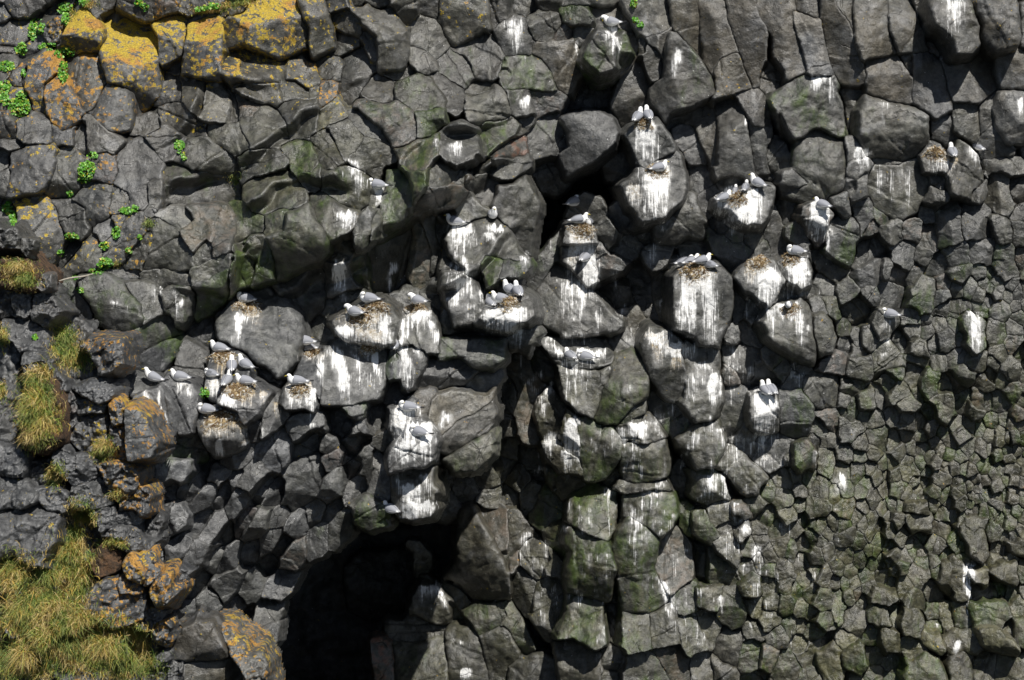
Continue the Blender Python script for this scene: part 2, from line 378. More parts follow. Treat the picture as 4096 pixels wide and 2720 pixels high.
12 a .35 G8|0,800 60,750 200,780 270,850 250,900 150,960 -20,1000
12 a .5 T25 W1|570,650 620,490 730,480 860,520 870,650 740,660 650,650
12 a .3|860,430 980,490 1050,550 1080,660 980,680 870,630 860,530
12 a .4 T8|560,700 640,650 860,660 870,900 870,1000 780,1040 700,940 560,840
12 a .35|870,660 900,640 930,730 990,790 1080,760 1140,830 1100,890 960,950 880,1000 860,860
12 c .1 G6 gR|190,1040 300,880 480,660 600,540 560,860 500,830 330,1100 290,1130
12 a .4 T35 gR|320,1200 340,1080 460,880 520,800 660,870 770,1050 920,1200 1050,1330 1100,1370 1080,1480 950,1440 800,1460 580,1520 560,1450 330,1350
dd a .7 T18|1438,425 1470,392 1500,380 1535,367 1560,345 1572,355 1588,420 1570,465 1525,500 1465,512 1450,460
12 b .3|1450,460 1600,350 1670,190 1730,200 1800,320 1820,560 1810,580 1700,570 1600,620 1450,650 1440,560
dd a .7 T22|1652,467 1680,450 1710,440 1765,425 1787,430 1782,470 1758,515 1720,515 1690,495
12 a .1 G4|1830,490 1880,520 2080,620 2240,650 2300,720 2280,760 2180,880 2100,930 2000,850 1920,730 1900,600
12 a -.2|1560,700 1690,590 1860,680 1960,810 1900,840 1700,800
12 c .55 T10|1570,960 1620,910 1760,870 1900,850 1960,840 2080,990 2090,1190 2070,1330 1980,1500 1960,1590 1800,1568 1770,1490 1580,1420 1570,1200
12 c -.4 B1 D1|1370,920 1500,760 1640,650 1560,880 1560,1100 1560,1410 1480,1390 1360,1180
12 a -.55 B1 D1|1140,800 1260,780 1340,850 1370,1030 1420,1300 1350,1370 1280,1250 1200,1100 1150,950
12 a -.5 B1 D1|880,1060 1060,1000 1150,1000 1200,1200 1140,1250 1060,1240 940,1170
12 a -.35 B1|1060,1240 1200,1210 1330,1400 1280,1500 1200,1568 1150,1500 1110,1330
12 a -.25|1150,600 1290,520 1370,620 1380,670 1240,640 1170,610
dd a .5 T15 W1|1700,640 1715,612 1750,592 1785,602 1812,640 1800,670 1775,705 1730,680 1712,660
dd a .55 T12|1795,605 1830,590 1860,585 1872,625 1868,655 1845,668 1815,642
12 a .0|2090,1000 2180,1000 2210,1160 2200,1300 2100,1450 2080,1300
12 a .1|2190,1040 2300,1080 2420,1200 2352,1350 2240,1400 2190,1270
13 b .2 G4|280,0 410,0 600,-40 830,0 820,60 740,130 690,220 480,270 330,240 290,130
13 a -.2 D1|80,40 270,0 270,90 190,110
13 a 0 G2|70,470 110,430 230,300 300,400 320,560 400,640 480,660 330,660 330,740 190,770 160,660 100,560
13 a .45 T20|420,350 500,280 590,270 680,330 720,370 680,440 650,600 610,640 540,560 470,460
13 a .35 P1|720,250 830,200 870,380 820,410 740,300
13 a .3 G6|690,440 820,420 880,430 940,460 920,610 860,800 760,780 690,680 690,560
13 a .15 G5|880,280 1040,230 1070,330 1030,480 960,550 940,400
13 a .15 G3|820,60 860,-10 1020,0 1000,210 890,260 840,190
13 a .12 G7|1060,290 1210,430 1190,470 1110,460 1060,370
13 a .1 G4|1040,420 1110,480 1060,550 970,550
13 a .2 G5|1140,490 1260,430 1320,500 1310,570 1260,640 1200,590
13 a .15|1320,480 1430,450 1490,450 1480,580 1450,630 1370,580 1320,540
13 c -.15|910,620 1060,560 1110,560 1180,690 1220,700 1210,760 1090,780 960,870 900,850 920,720
13 a .15|1270,640 1450,600 1440,700 1400,840 1310,860 1240,790 1230,680
13 a .15|1590,30 1660,0 1740,50 1740,180 1650,160 1600,90
13 a .25|1540,260 1580,170 1690,190 1730,240 1720,300 1640,320
13 a .1|1740,0 2040,0 2050,70 1880,60 1830,200 1780,180
13 a .2|1880,80 2060,80 2060,180 1950,250 1890,240
13 a .05 G2|2060,0 2200,0 2260,100 2300,350 2210,380 2060,280
13 a 0|1500,290 1630,300 1630,440 1500,470
13 a .05|1490,450 1620,460 1630,600 1590,680 1460,680 1490,560
13 a .2 G5|1640,300 1760,240 1810,400 1810,620 1740,650 1660,640 1640,480
13 a .1|1820,380 1900,310 2040,310 2080,450 2120,580 1950,600 1830,560
13 b .2|2100,420 2200,420 2270,510 2270,600 2180,640 2130,560
13 a .1|1900,620 2130,590 2110,780 2090,830 2030,830 1890,790 1880,720
13 a .15 G5|2120,640 2270,650 2300,800 2310,900 2250,960 2170,960 2100,860
13 a .02 D1|500,640 620,700 760,770 860,850 900,870 850,940 780,970 640,880 540,760
13 a .1|860,900 1000,790 1150,760 1140,900 1080,1000 940,1020
13 a .15 P1|1130,900 1170,760 1240,840 1200,920
13 c -.12|770,1190 950,1050 1100,1200 1060,1320 1030,1370 870,1370 800,1260
13 a .2 G6|750,1030 850,920 940,1020 920,1090 800,1130
13 a .05|500,1010 620,910 740,1000 740,1080 500,1080
13 a .1 G5|600,1100 740,1090 770,1200 770,1280 650,1220
dd b .6 T22 G3|1762,745 1775,715 1810,700 1850,690 1870,710 1872,760 1885,815 1880,838 1840,825 1800,800 1775,780
dd c .4 P1|1878,735 1890,715 1915,745 1928,780 1920,810 1895,820 1875,780
13 a .3 P1 T25|1100,1240 1190,1200 1280,1290 1220,1440 1130,1470 1040,1400
13 c -.02|1100,990 1260,950 1400,1100 1340,1200 1180,1200 1110,1170
13 a .05|1320,950 1450,790 1500,860 1420,1000
13 a .05 G3|1500,890 1600,740 1700,740 1730,850 1640,930
13 a .3 G7|1400,1130 1440,1020 1500,910 1620,950 1620,1010 1560,1210 1490,1240 1410,1170
13 a .2 P1 G2|1600,1160 1640,1000 1730,1040 1740,1090
13 a .1 G2|1580,1240 1740,1100 1750,1210 1700,1270
dd a .4 G7 T20|2225,725 2250,712 2272,745 2268,800 2250,812 2228,790
20 r .3 F1|130,130 230,90 330,110 440,190 450,370 330,380 240,270 150,230
20 r .45 F1 L3 O1|700,60 730,0 1110,0 1120,60 1110,200 1000,280 870,300 800,190
20 r .3 F1|460,280 540,290 640,340 600,400 500,480 460,400
20 r .35 F1|640,420 760,330 900,350 1030,430 1000,520 880,570 740,500
20 r .25 F1|540,500 600,480 680,590 640,660 560,600
20 r .25 F1 L2|680,560 900,550 1000,540 920,620 700,650
20 r .2 F1|560,650 680,660 700,760 640,800
20 r .2 F1 L3|640,830 700,700 840,660 960,690 980,860 900,1000 760,1000
20 r .35 F1 L7 O1|980,560 1060,520 1120,640 1100,740 1010,760
20 a .5 F1 L6 O1|1130,640 1200,610 1310,720 1380,850 1410,970 1340,1050 1150,1080 1120,860
20 r .3 F1 L5 O1|960,780 1100,760 1120,900 1130,1080 1000,1060
20 r .3 F1|0,960 150,970 210,1050 200,1160 150,1230 0,1210
20 r .35 F1|0,1220 150,1240 300,1380 310,1450 200,1568 0,1568
20 r .3 F1|490,1000 560,970 600,1080 720,1060 830,1120 880,1200 780,1260 660,1300 600,1200 500,1100
20 r .35 F1 L4 O1|880,1130 1000,1100 1150,1130 1230,1190 1230,1300 1180,1420 1050,1450 950,1300
20 r .1 F1 D1|270,1130 480,1090 480,1300 290,1310
20 r .3 F1|670,1350 870,1240 960,1320 980,1440 860,1480 700,1480
20 r .35 F1 L5 O1|1040,1568 1080,1480 1230,1310 1300,1330 1340,1420 1330,1568
20 r .2 F1|300,1340 440,1310 600,1460 600,1568 400,1568
20 r 0 F1 D1|0,300 100,300 160,500 150,900 60,940 0,900
20 c .45 T25|1180,500 1280,460 1440,420 1540,560 1600,700 1590,800 1500,920 1390,860 1300,700
20 a .25 T60|1000,390 1150,310 1320,320 1430,430 1280,470 1180,540 1030,450
20 a .45 T25|1430,400 1480,310 1620,370 1700,390 1760,470 1750,700 1720,830 1610,840 1570,640
20 b .1 D1|1600,320 1620,170 1680,0 1800,-20 1850,130 1840,340 1760,440 1690,380
20 b .15 G9 D1 s.5|1190,310 1290,130 1450,0 1590,0 1560,100 1380,280 1250,330
20 a .5 T45 W1|1830,460 1850,220 1900,40 1990,20 2090,90 2190,170 2240,330 2050,430 1970,560 1890,540
20 a .55 T55 W1|1970,470 2050,420 2320,380 2400,480 2352,560 2280,690 2190,750 2130,650 1960,560
20 a .6 T60 W1|1750,740 1780,640 1960,590 2120,660 2170,780 2160,960 2080,1030 1900,1050 1840,980 1780,860
20 a .25 G7|1400,900 1560,880 1760,830 1840,990 1770,1090 1600,1080 1360,1060
20 a .4 G4 P1|1340,1090 1500,1070 1700,1090 1710,1190 1640,1260 1470,1300 1380,1290 1340,1180
20 a .3|2180,750 2352,640 2420,760 2352,860 2250,880 2160,860
20 a .25 G2|1970,1040 2180,980 2250,960 2210,1110 2120,1150 1990,1110
20 a .2 G2|1820,1250 1940,1140 2060,1180 2030,1280 1950,1320
20 a .2|1980,1320 2080,1180 2200,1160 2150,1290 2080,1360
21 a .5 T25 W1|190,600 270,520 350,420 480,390 540,430 580,590 560,640 480,600 340,620
21 a .4 T35|100,620 180,470 260,520 310,620 340,680 220,800 100,870 20,800
21 c .4 T15|560,170 640,80 800,0 1180,0 1210,260 1200,420 1140,520 1040,540 900,570 770,580 640,580 620,500 650,380
21 a .42 T20|390,330 450,170 560,180 640,330 620,520 560,430 480,380
21 a .45 G9|1210,260 1260,100 1330,150 1370,230 1340,340 1250,360
21 a .42 T10|1290,80 1390,50 1580,90 1560,230 1440,420 1350,460 1370,230
21 b .35 G6|1690,0 1980,0 2290,0 2280,160 2150,280 2000,240 1890,140 1700,170
21 a .1|1550,240 1700,180 1890,150 2080,290 1900,360 1760,380 1640,400 1580,430 1530,420
21 c .3 B1 P1 T10|1600,700 1650,540 1800,500 2000,500 2180,450 2180,530 2050,680 1870,700 1760,800 1690,870 1620,800
21 b .35 T30|1690,1000 1700,880 1850,740 2030,640 2200,520 2200,780 2080,850 1900,960 1760,1030
21 b .35 G4 P1|1740,1080 1900,980 2080,860 2190,800 2170,1040 2060,1160 1920,1200 1830,1170
21 a .42 T12|1250,640 1380,590 1450,540 1480,560 1460,740 1400,760 1380,900 1280,900 1240,760
21 a .7 T45|1400,740 1540,710 1640,810 1680,900 1620,1080 1530,1150 1250,1180 1240,1080 1290,960 1380,880
21 a .15 B1|1460,560 1600,420 1640,500 1600,700 1570,740 1480,710
dd a .6 T35|900,1090 950,1080 995,1082 1006,1130 1006,1165 990,1190 950,1200 920,1195 905,1160
21 a .25 P1|1110,1020 1200,1100 1270,1210 1280,1400 1200,1500 1060,1430 1090,1200
21 a .2 B1|1130,930 1160,820 1240,780 1270,900 1240,980
dd a .5 G6|805,1170 840,1145 885,1160 900,1180 890,1210 850,1225 820,1210
31 a .4 G4 gL|1030,150 1260,60 1250,190 1080,225
21 a .35 G7|840,610 1030,560 1040,660 1000,710 860,700
21 a .3|330,740 540,680 620,690 620,800 470,880 400,880 340,800
21 a .25 G3|880,770 1050,700 1080,830 920,850
21 a .2|640,900 760,870 770,960 700,1000 650,960
21 a .25 P1|650,1100 780,1000 840,1000 860,1050 720,1180
21 a .2 P1|20,1020 180,820 280,810 350,900 310,1080 240,1160 90,1200
21 a .15|300,1180 430,1020 560,1000 650,1150 660,1260 620,1400 480,1480 380,1560 260,1500
21 a .2|960,1080 1020,950 1080,1000 1100,1150 1060,1300 980,1200
22 a .4 T70 gR|340,0 700,-40 950,0 1030,150 1000,200 880,240 640,270 530,240 450,130 360,60
22 a .45 T6 gR|530,240 660,280 900,290 1000,240 980,340 870,660 840,700 690,640 600,540 560,400
22 a .5 G6|1000,230 1090,90 1190,60 1320,260 1330,330 1310,500 1070,740 960,760 840,700 900,450 990,340
22 a .4 G4|1060,720 1150,610 1300,520 1290,650 1160,750 1060,750
22 c 0 G5 D1 gR|240,0 340,20 460,140 530,230 550,330 450,400 390,370 330,300
22 c -.12 B1 gR|60,170 180,0 240,180 330,330 440,420 330,600 330,740 370,900 250,950 150,850 120,620 130,400
22 a .15 gR|310,680 330,520 420,440 480,540 570,560 560,670 540,840 420,930 370,830
22 a .35 T8 gR|560,740 600,640 680,700 690,840 720,960 700,1060 560,990 540,860
22 a .4 G6|690,710 830,710 930,800 1020,780 1080,880 1070,1050 960,1230 840,1280 760,1250 730,1090 700,1040 720,900
22 a .3 gR|420,950 560,880 600,1000 690,1050 750,1200 550,1180 470,1080
22 a .45 T40|1040,790 1080,750 1280,670 1340,680 1400,760 1480,870 1370,930 1260,940 1150,880 1110,940
22 a .45 G4 T6|1110,940 1250,930 1470,890 1520,1080 1510,1220 1260,1290 1140,1270 1090,1180 1080,1000
dd c .5 T10|1480,790 1500,755 1545,768 1580,800 1600,850 1590,930 1545,925 1500,870 1490,830
22 b .5 T15|1560,90 1680,20 1960,70 1990,350 2010,560 1950,700 1770,740 1600,500 1620,350
22 c .1 G5 D1|1320,380 1530,560 1620,580 1750,740 1600,860 1500,830 1400,680 1330,580
22 b .45 G3|1600,900 1770,750 1960,730 2010,860 2010,1000 1930,1140 1770,1160 1700,1010 1620,970
22 c .1|1990,410 2100,390 2200,450 2190,680 2110,840 2020,890 1970,720 2010,560
22 a .05|1990,20 2100,0 2240,0 2352,140 2352,370 2260,450 2180,400 2100,290 2000,180
dd c .5 T12|1733,950 1735,915 1760,905 1795,905 1800,950 1797,995 1775,1005 1735,995
22 b .35|1930,1150 2040,970 2130,960 2230,1080 2330,1180 2400,1250 2290,1430 2180,1380 2090,1240 2010,1170
22 a .35 G6|1690,1200 1780,1160 1910,1160 2010,1240 2060,1440 2000,1450 1850,1480 1720,1420
22 a .15|2080,900 2250,720 2352,850 2352,1030 2240,1040 2120,960
22 a .4 T60|1040,1330 1080,1270 1250,1290 1540,1290 1560,1360 1400,1340 1110,1370
dd a .4 G6 T10|1440,1145 1500,1132 1555,1137 1563,1190 1550,1215 1525,1240 1490,1210 1440,1190
22 a .12|480,1220 700,1200 760,1290 720,1340 560,1410 490,1350
22 a .05|930,1260 1070,1120 1090,1220 1020,1360
dd a .4 G7|1315,1150 1365,1115 1420,1135 1418,1220 1400,1245 1335,1220 1310,1205
22 a .12 G6|320,1370 440,1300 490,1380 540,1568 480,1700 300,1640
22 a .1 G6|420,1080 500,1150 560,1400 500,1380 430,1180
22 a -.3 G3 D1|130,900 230,930 400,1020 420,1280 330,1330 150,1080
23 a .0|-40,200 0,0 100,150 200,270 320,340 240,430 100,400 -20,430
23 c .3 G5|230,520 250,460 420,390 500,560 540,680 500,800 430,840 300,800 240,660
23 a .15|0,830 100,790 240,790 380,870 340,1060 240,1130 120,1110 40,1000
23 a .15|430,350 600,270 780,320 770,560 620,600 540,510 460,440
23 a .1|590,200 850,60 830,300 780,300 600,270
23 a .15 G3|870,40 1030,40 1030,150 880,150
23 a .25 G2|840,280 870,170 1030,150 1050,290 1000,340 860,300
23 a .2 G5|1060,100 1100,20 1190,0 1300,60 1320,150 1360,240 1210,250 1110,330
23 a .3 G8|1200,270 1320,230 1350,290 1300,350 1230,330
23 a .1 G4|1320,150 1400,110 1540,110 1550,230 1430,240
23 a .1 G3|1560,120 1680,90 1700,230 1580,270
23 a .1 G3|1690,110 1830,40 1840,190 1700,250
23 a .15 G3|1850,170 2010,110 2030,260 1900,280
23 a .1 G3|780,310 1000,360 1060,430 950,480 800,490
23 a .1 G5|820,680 830,540 950,480 950,650 880,700
23 a .25 G3|950,480 1000,410 1070,430 1060,580 980,640 950,560
23 a .1 G4|570,620 740,590 780,640 760,800 640,760
23 a .2 G3|780,660 880,720 980,680 990,780 900,880 800,880
23 a .1|600,820 700,790 790,870 680,940 620,920
23 b .4 G6|400,900 500,870 600,1010 560,1130 430,1150 400,1020
23 a .2 G5|220,1000 300,960 390,980 380,1070 330,1090
23 a .1 G3|1080,400 1130,360 1200,430 1210,550 1130,580 1080,500
23 a .3 G1 P1|1210,430 1290,350 1350,380 1380,470 1340,500 1230,540 1210,500
23 a .3 G3 P1|1270,540 1400,480 1470,560 1370,640 1310,610
23 a .25 G4|1480,350 1560,260 1610,310 1620,450 1550,500 1490,430
23 a .1 G3|1380,420 1480,370 1540,500 1510,560 1440,540
23 a .3 G5|1560,520 1700,430 1780,520 1780,640 1690,720 1600,620
23 a .05|1720,280 1760,260 1860,420 1800,520 1720,410
23 a .3 G3|1760,270 1850,230 1930,300 1920,350 1850,390
23 a .1|1940,300 2030,290 2110,400 2060,460 1980,430
23 a .3|1890,610 1930,550 2020,610 1990,700 1900,680
30 r .3 F1|0,0 350,0 540,50 550,140 470,370 400,560 200,540 0,480
30 r .25 F1|790,80 1000,60 1020,200 900,240 830,180
30 r .25 F1|1030,60 1200,0 1260,60 1210,180 1050,200
30 r .25 F1 L1|920,250 1080,210 1240,230 1340,330 1300,400 1150,400 1000,280
30 r .35 F1 L7 O1|1120,480 1160,440 1260,500 1290,620 1250,700 1130,640 1080,560
30 r .25 F1 L6 O1|1250,460 1340,440 1410,560 1400,660 1300,690
30 r .45 F1 L6 O1|1390,680 1500,620 1580,770 1480,900 1390,920 1340,800
30 r .35 F1 L5 O1|760,770 930,690 1080,660 1200,680 1280,830 1270,980 1230,1060 1000,1110 800,1000 720,960
30 r .1 F1 L2|1290,960 1400,920 1440,960 1350,1120 1310,1040
30 r .1 F1 S1|820,430 960,380 1100,480 1030,560 900,620 830,520
30 r .15 F1 S1 D1|380,980 520,940 700,1000 760,1080 640,1180 520,1150 430,1060
30 r .2 F1|1220,1080 1290,1040 1330,1150 1310,1200 1240,1120
30 r .3 F1 L4 O1|1340,1180 1450,1080 1550,1060 1580,1150 1480,1250 1390,1280
30 c .25 F1 L1 B1 T8|1560,1390 1600,1180 1560,1090 1790,1030 1920,1120 2030,1350 2000,1400 1800,1400 1640,1420
30 c .2 F1 B1|1640,1420 2080,1390 2200,1500 2220,1568 1640,1568
dd r .5 F1 L4 O1 P1|498,1450 520,1455 590,1505 612,1535 615,1568 570,1568 540,1520 515,1490
30 r .15|1380,370 1410,360 1480,470 1490,580 1420,560
30 r .2 F1|1300,1420 1400,1310 1520,1320 1510,1440 1300,1460
30 r .2 F1|1500,1480 1600,1390 1660,1400 1640,1568 1500,1568
30 r .2 F1 L2|1290,1470 1490,1450 1500,1568 1280,1568
30 a .35 P1 gL|1400,0 1480,0 1600,20 1660,100 1640,190 1480,290 1420,280 1470,120
31 b -2.6 D1 gR|880,560 1000,470 1250,460 1450,420 1480,700 1450,900 1150,1010 1050,1020 900,930
31 b -.3 P1 gR|1440,360 1500,370 1590,470 1580,560 1500,680 1470,560
31 b .3 gR|1470,840 1550,745 1650,780 1750,890 1790,1000 1700,1080 1560,1060 1470,980
31 c -.1 G4 gR|1510,640 1620,720 1760,860 1960,1040 1990,1150 1790,1050 1700,800
31 b .3 B1 gR|1890,240 1900,100 2000,50 2090,180 2180,380 2280,520 2310,650 2290,850 2160,860 2000,830 1880,740 1770,700 1870,560 1890,400
31 b .1 gR|1240,1100 1380,1080 1470,1000 1720,1080 1730,1180 1500,1240 1250,1240
31 c .1 K1 gR|1110,1230 1250,1250 1300,1400 1300,1568 1190,1560
31 b .15 G2 gR|1260,1270 1500,1240 1720,1190 1770,1340 1780,1450 1740,1568 1300,1568
31 b .15 D1 gR|1750,1170 1960,1050 2060,1220 2110,1400 2150,1568 1780,1568 1770,1300
31 b .1 G4 gR|1930,970 2200,870 2300,860 2352,1050 2280,1060 2060,1180
31 b .15 D1 gR|2060,1180 2270,1080 2352,1100 2400,1300 2352,1568 2160,1568
31 c .1 B1 gR|2000,0 2352,0 2400,300 2352,600 2280,480 2180,300 2050,100
31 b 0 G3 gR|1760,700 1880,740 1960,860 1910,960 1780,820
32 c 0 B1 D1|0,0 160,0 200,150 320,300 180,400 160,500 60,600 0,460
32 a .1 G5|430,140 600,170 630,200 560,480 420,340
32 a .15|170,450 240,250 400,380 520,480 330,680 220,560
32 a .1|390,590 430,400 520,470 590,670 610,780 540,650
32 b .35 G6 T18|600,220 690,200 830,290 960,340 990,430 1030,560 980,880 940,890 620,790 600,650 650,430 570,330
32 b .35 G6|620,800 930,900 920,1000 940,1250 840,1290 680,1200 530,1210 600,1000
32 c 0 D1|320,690 540,660 620,790 610,960 520,1210 440,1200 300,1000
32 c 0 D1|70,660 170,560 320,700 300,980 250,980 120,800
32 a .35 G6 T15|1070,600 1010,380 1100,200 1160,90 1300,200 1430,320 1390,580 1500,800 1500,880 1330,980 1110,970 1080,760
32 a .25|1400,420 1450,270 1530,220 1600,240 1700,400 1710,640 1540,790 1500,800 1400,580
32 a .3 G5|1120,980 1330,980 1350,1280 1140,1330 1090,1250
32 a .22|1340,990 1540,910 1600,1230 1350,1280
32 a .2 G5|1540,830 1740,700 1750,960 1640,990 1560,900
32 a .28 G5|1620,1010 1750,960 1830,1200 1840,1300 1680,1320 1640,1180
32 c .1|1750,960 1930,960 1960,1130 1920,1310 1840,1300
32 a .32 G6|1770,760 2000,740 1980,880 1950,950 1780,910
32 a .2 G4|2000,750 2130,740 2150,900 2200,1000 2100,1140 1980,1020
32 c -.15 D1|1760,380 1870,380 1890,560 1870,730 1750,660
32 a .15 G4|1880,400 1920,390 2120,560 2130,700 1960,740 1880,660
32 b .38|1920,340 2050,260 2170,380 2160,500 2120,560 1990,450
32 a .32 G6|1720,80 1830,60 1920,200 1960,280 1910,360 1740,250
32 a .1 G7 D1|1600,0 1660,0 1730,80 1740,250 1660,230
32 b .3|2050,0 2250,0 2270,90 2200,130 2100,90
32 b .38|2120,200 2240,150 2260,230 2190,360 2130,300
32 b .38 G7|2170,740 2280,650 2352,700 2352,790 2300,830 2190,810
32 a .1|2180,830 2352,820 2352,1000 2260,1000
32 a .12|2200,1120 2220,990 2330,1060 2352,1100 2352,1240 2170,1230
32 c .05|1360,1290 1590,1260 1670,1380 1690,1520 1650,1568 1480,1480
32 a .15 G4|1040,1568 1130,1350 1350,1300 1480,1500 1560,1568
32 a .12|1730,1470 1750,1330 1880,1320 1950,1568 1750,1568
32 a .12|1880,1320 2100,1400 2180,1568 1950,1568
32 b -.1 B1|530,1280 660,1240 820,1320 900,1340 920,1480 860,1568 600,1568 540,1430
32 a -.35 D1|950,920 1040,850 1110,980 1120,1150 1080,1330 960,1250 930,1000
32 a -.3 D1|1000,560 1060,580 1080,800 1110,960 1000,880
32 b .0 B1|0,500 60,640 60,840 -60,880
32 b .05 G4|0,880 60,860 180,1080 280,1300 240,1400 100,1200 0,1100
32 b .1 D1|0,1400 240,1400 380,1370 480,1420 540,1568 0,1568
33 b .32 G3 B1|590,1290 740,1190 810,1260 860,1508 680,1508 600,1400
33 a .1|360,1270 480,1200 740,1090 740,1190 590,1290 580,1390 460,1390
33 b .38 G4 B1|1350,1460 1370,1340 1530,1280 1640,1320 1760,1500 1750,1508 1350,1508
33 b .38 P1 G3|1460,1100 1500,1070 1640,1130 1690,1250 1660,1290 1500,1210
33 a .38|1310,1010 1350,900 1450,900 1500,1000 1490,1140 1440,1170 1340,1110
33 a .32|1110,1150 1140,1060 1290,1110 1300,1310 1200,1290
33 b .25 G4|1880,950 1870,870 2000,860 2100,820 2220,840 2230,940 2160,1060 2050,1080 1950,1030
33 b .42 P1|2010,1110 2080,1070 2200,1100 2330,1260 2330,1300 2200,1290 2060,1240
33 a .32 P1|1890,590 1920,540 2060,570 2040,700 2020,720 1950,660
33 a .38|2080,580 2150,500 2310,500 2330,640 2300,690 2160,630
33 a .28 B1|1760,470 1850,470 1890,600 1880,760 1830,840 1740,690
33 a .28 B1|1640,600 1690,480 1740,520 1720,640 1750,760 1690,700
33 c .3|1350,100 1560,100 1560,240 1430,240 1360,200
33 a .4|1370,0 1540,0 1560,90 1360,50
33 c .05|1580,160 1700,110 1760,210 1700,300 1590,230
33 a .35 B1|1830,130 1920,100 2060,140 2030,230 2060,430 2000,500 1900,420 1850,260
33 a .35|2240,330 2361,260 2361,500 2290,430
33 b .15 B1|1690,1190 1800,1060 1980,1120 1980,1240 1900,1330 1750,1290
33 b .2 B1 D1|1760,1400 1850,1180 1940,1330 1930,1508 1750,1508
33 a .2 B1|1960,1350 2010,1290 2140,1310 2120,1508 1960,1508
33 a .2 G2|2140,1310 2361,1310 2361,1508 2130,1508
33 a .1 B1|1600,920 1660,850 1760,890 1790,1020 1690,1130 1640,1050
33 c 0|1480,660 1580,640 1640,800 1570,860 1490,760
33 a .3 G3|1040,930 1090,850 1180,880 1200,1010 1110,1080 1040,1000
33 a .35 G2|1050,750 1100,720 1280,750 1280,860 1200,870 1060,840
33 a .3 G3|1310,760 1390,700 1480,770 1510,900 1340,890
33 a .3 G4|570,980 600,930 690,890 720,960 730,1070 600,1060
33 a .25 G4|690,700 790,720 820,900 810,1040 730,1010 700,850
dd r .5 F1 S1|60,895 90,870 130,880 142,960 138,1010 100,1048 52,1035 48,960
dd r .5 F1 S1|0,610 60,600 95,640 80,665 30,665 -40,640
"""
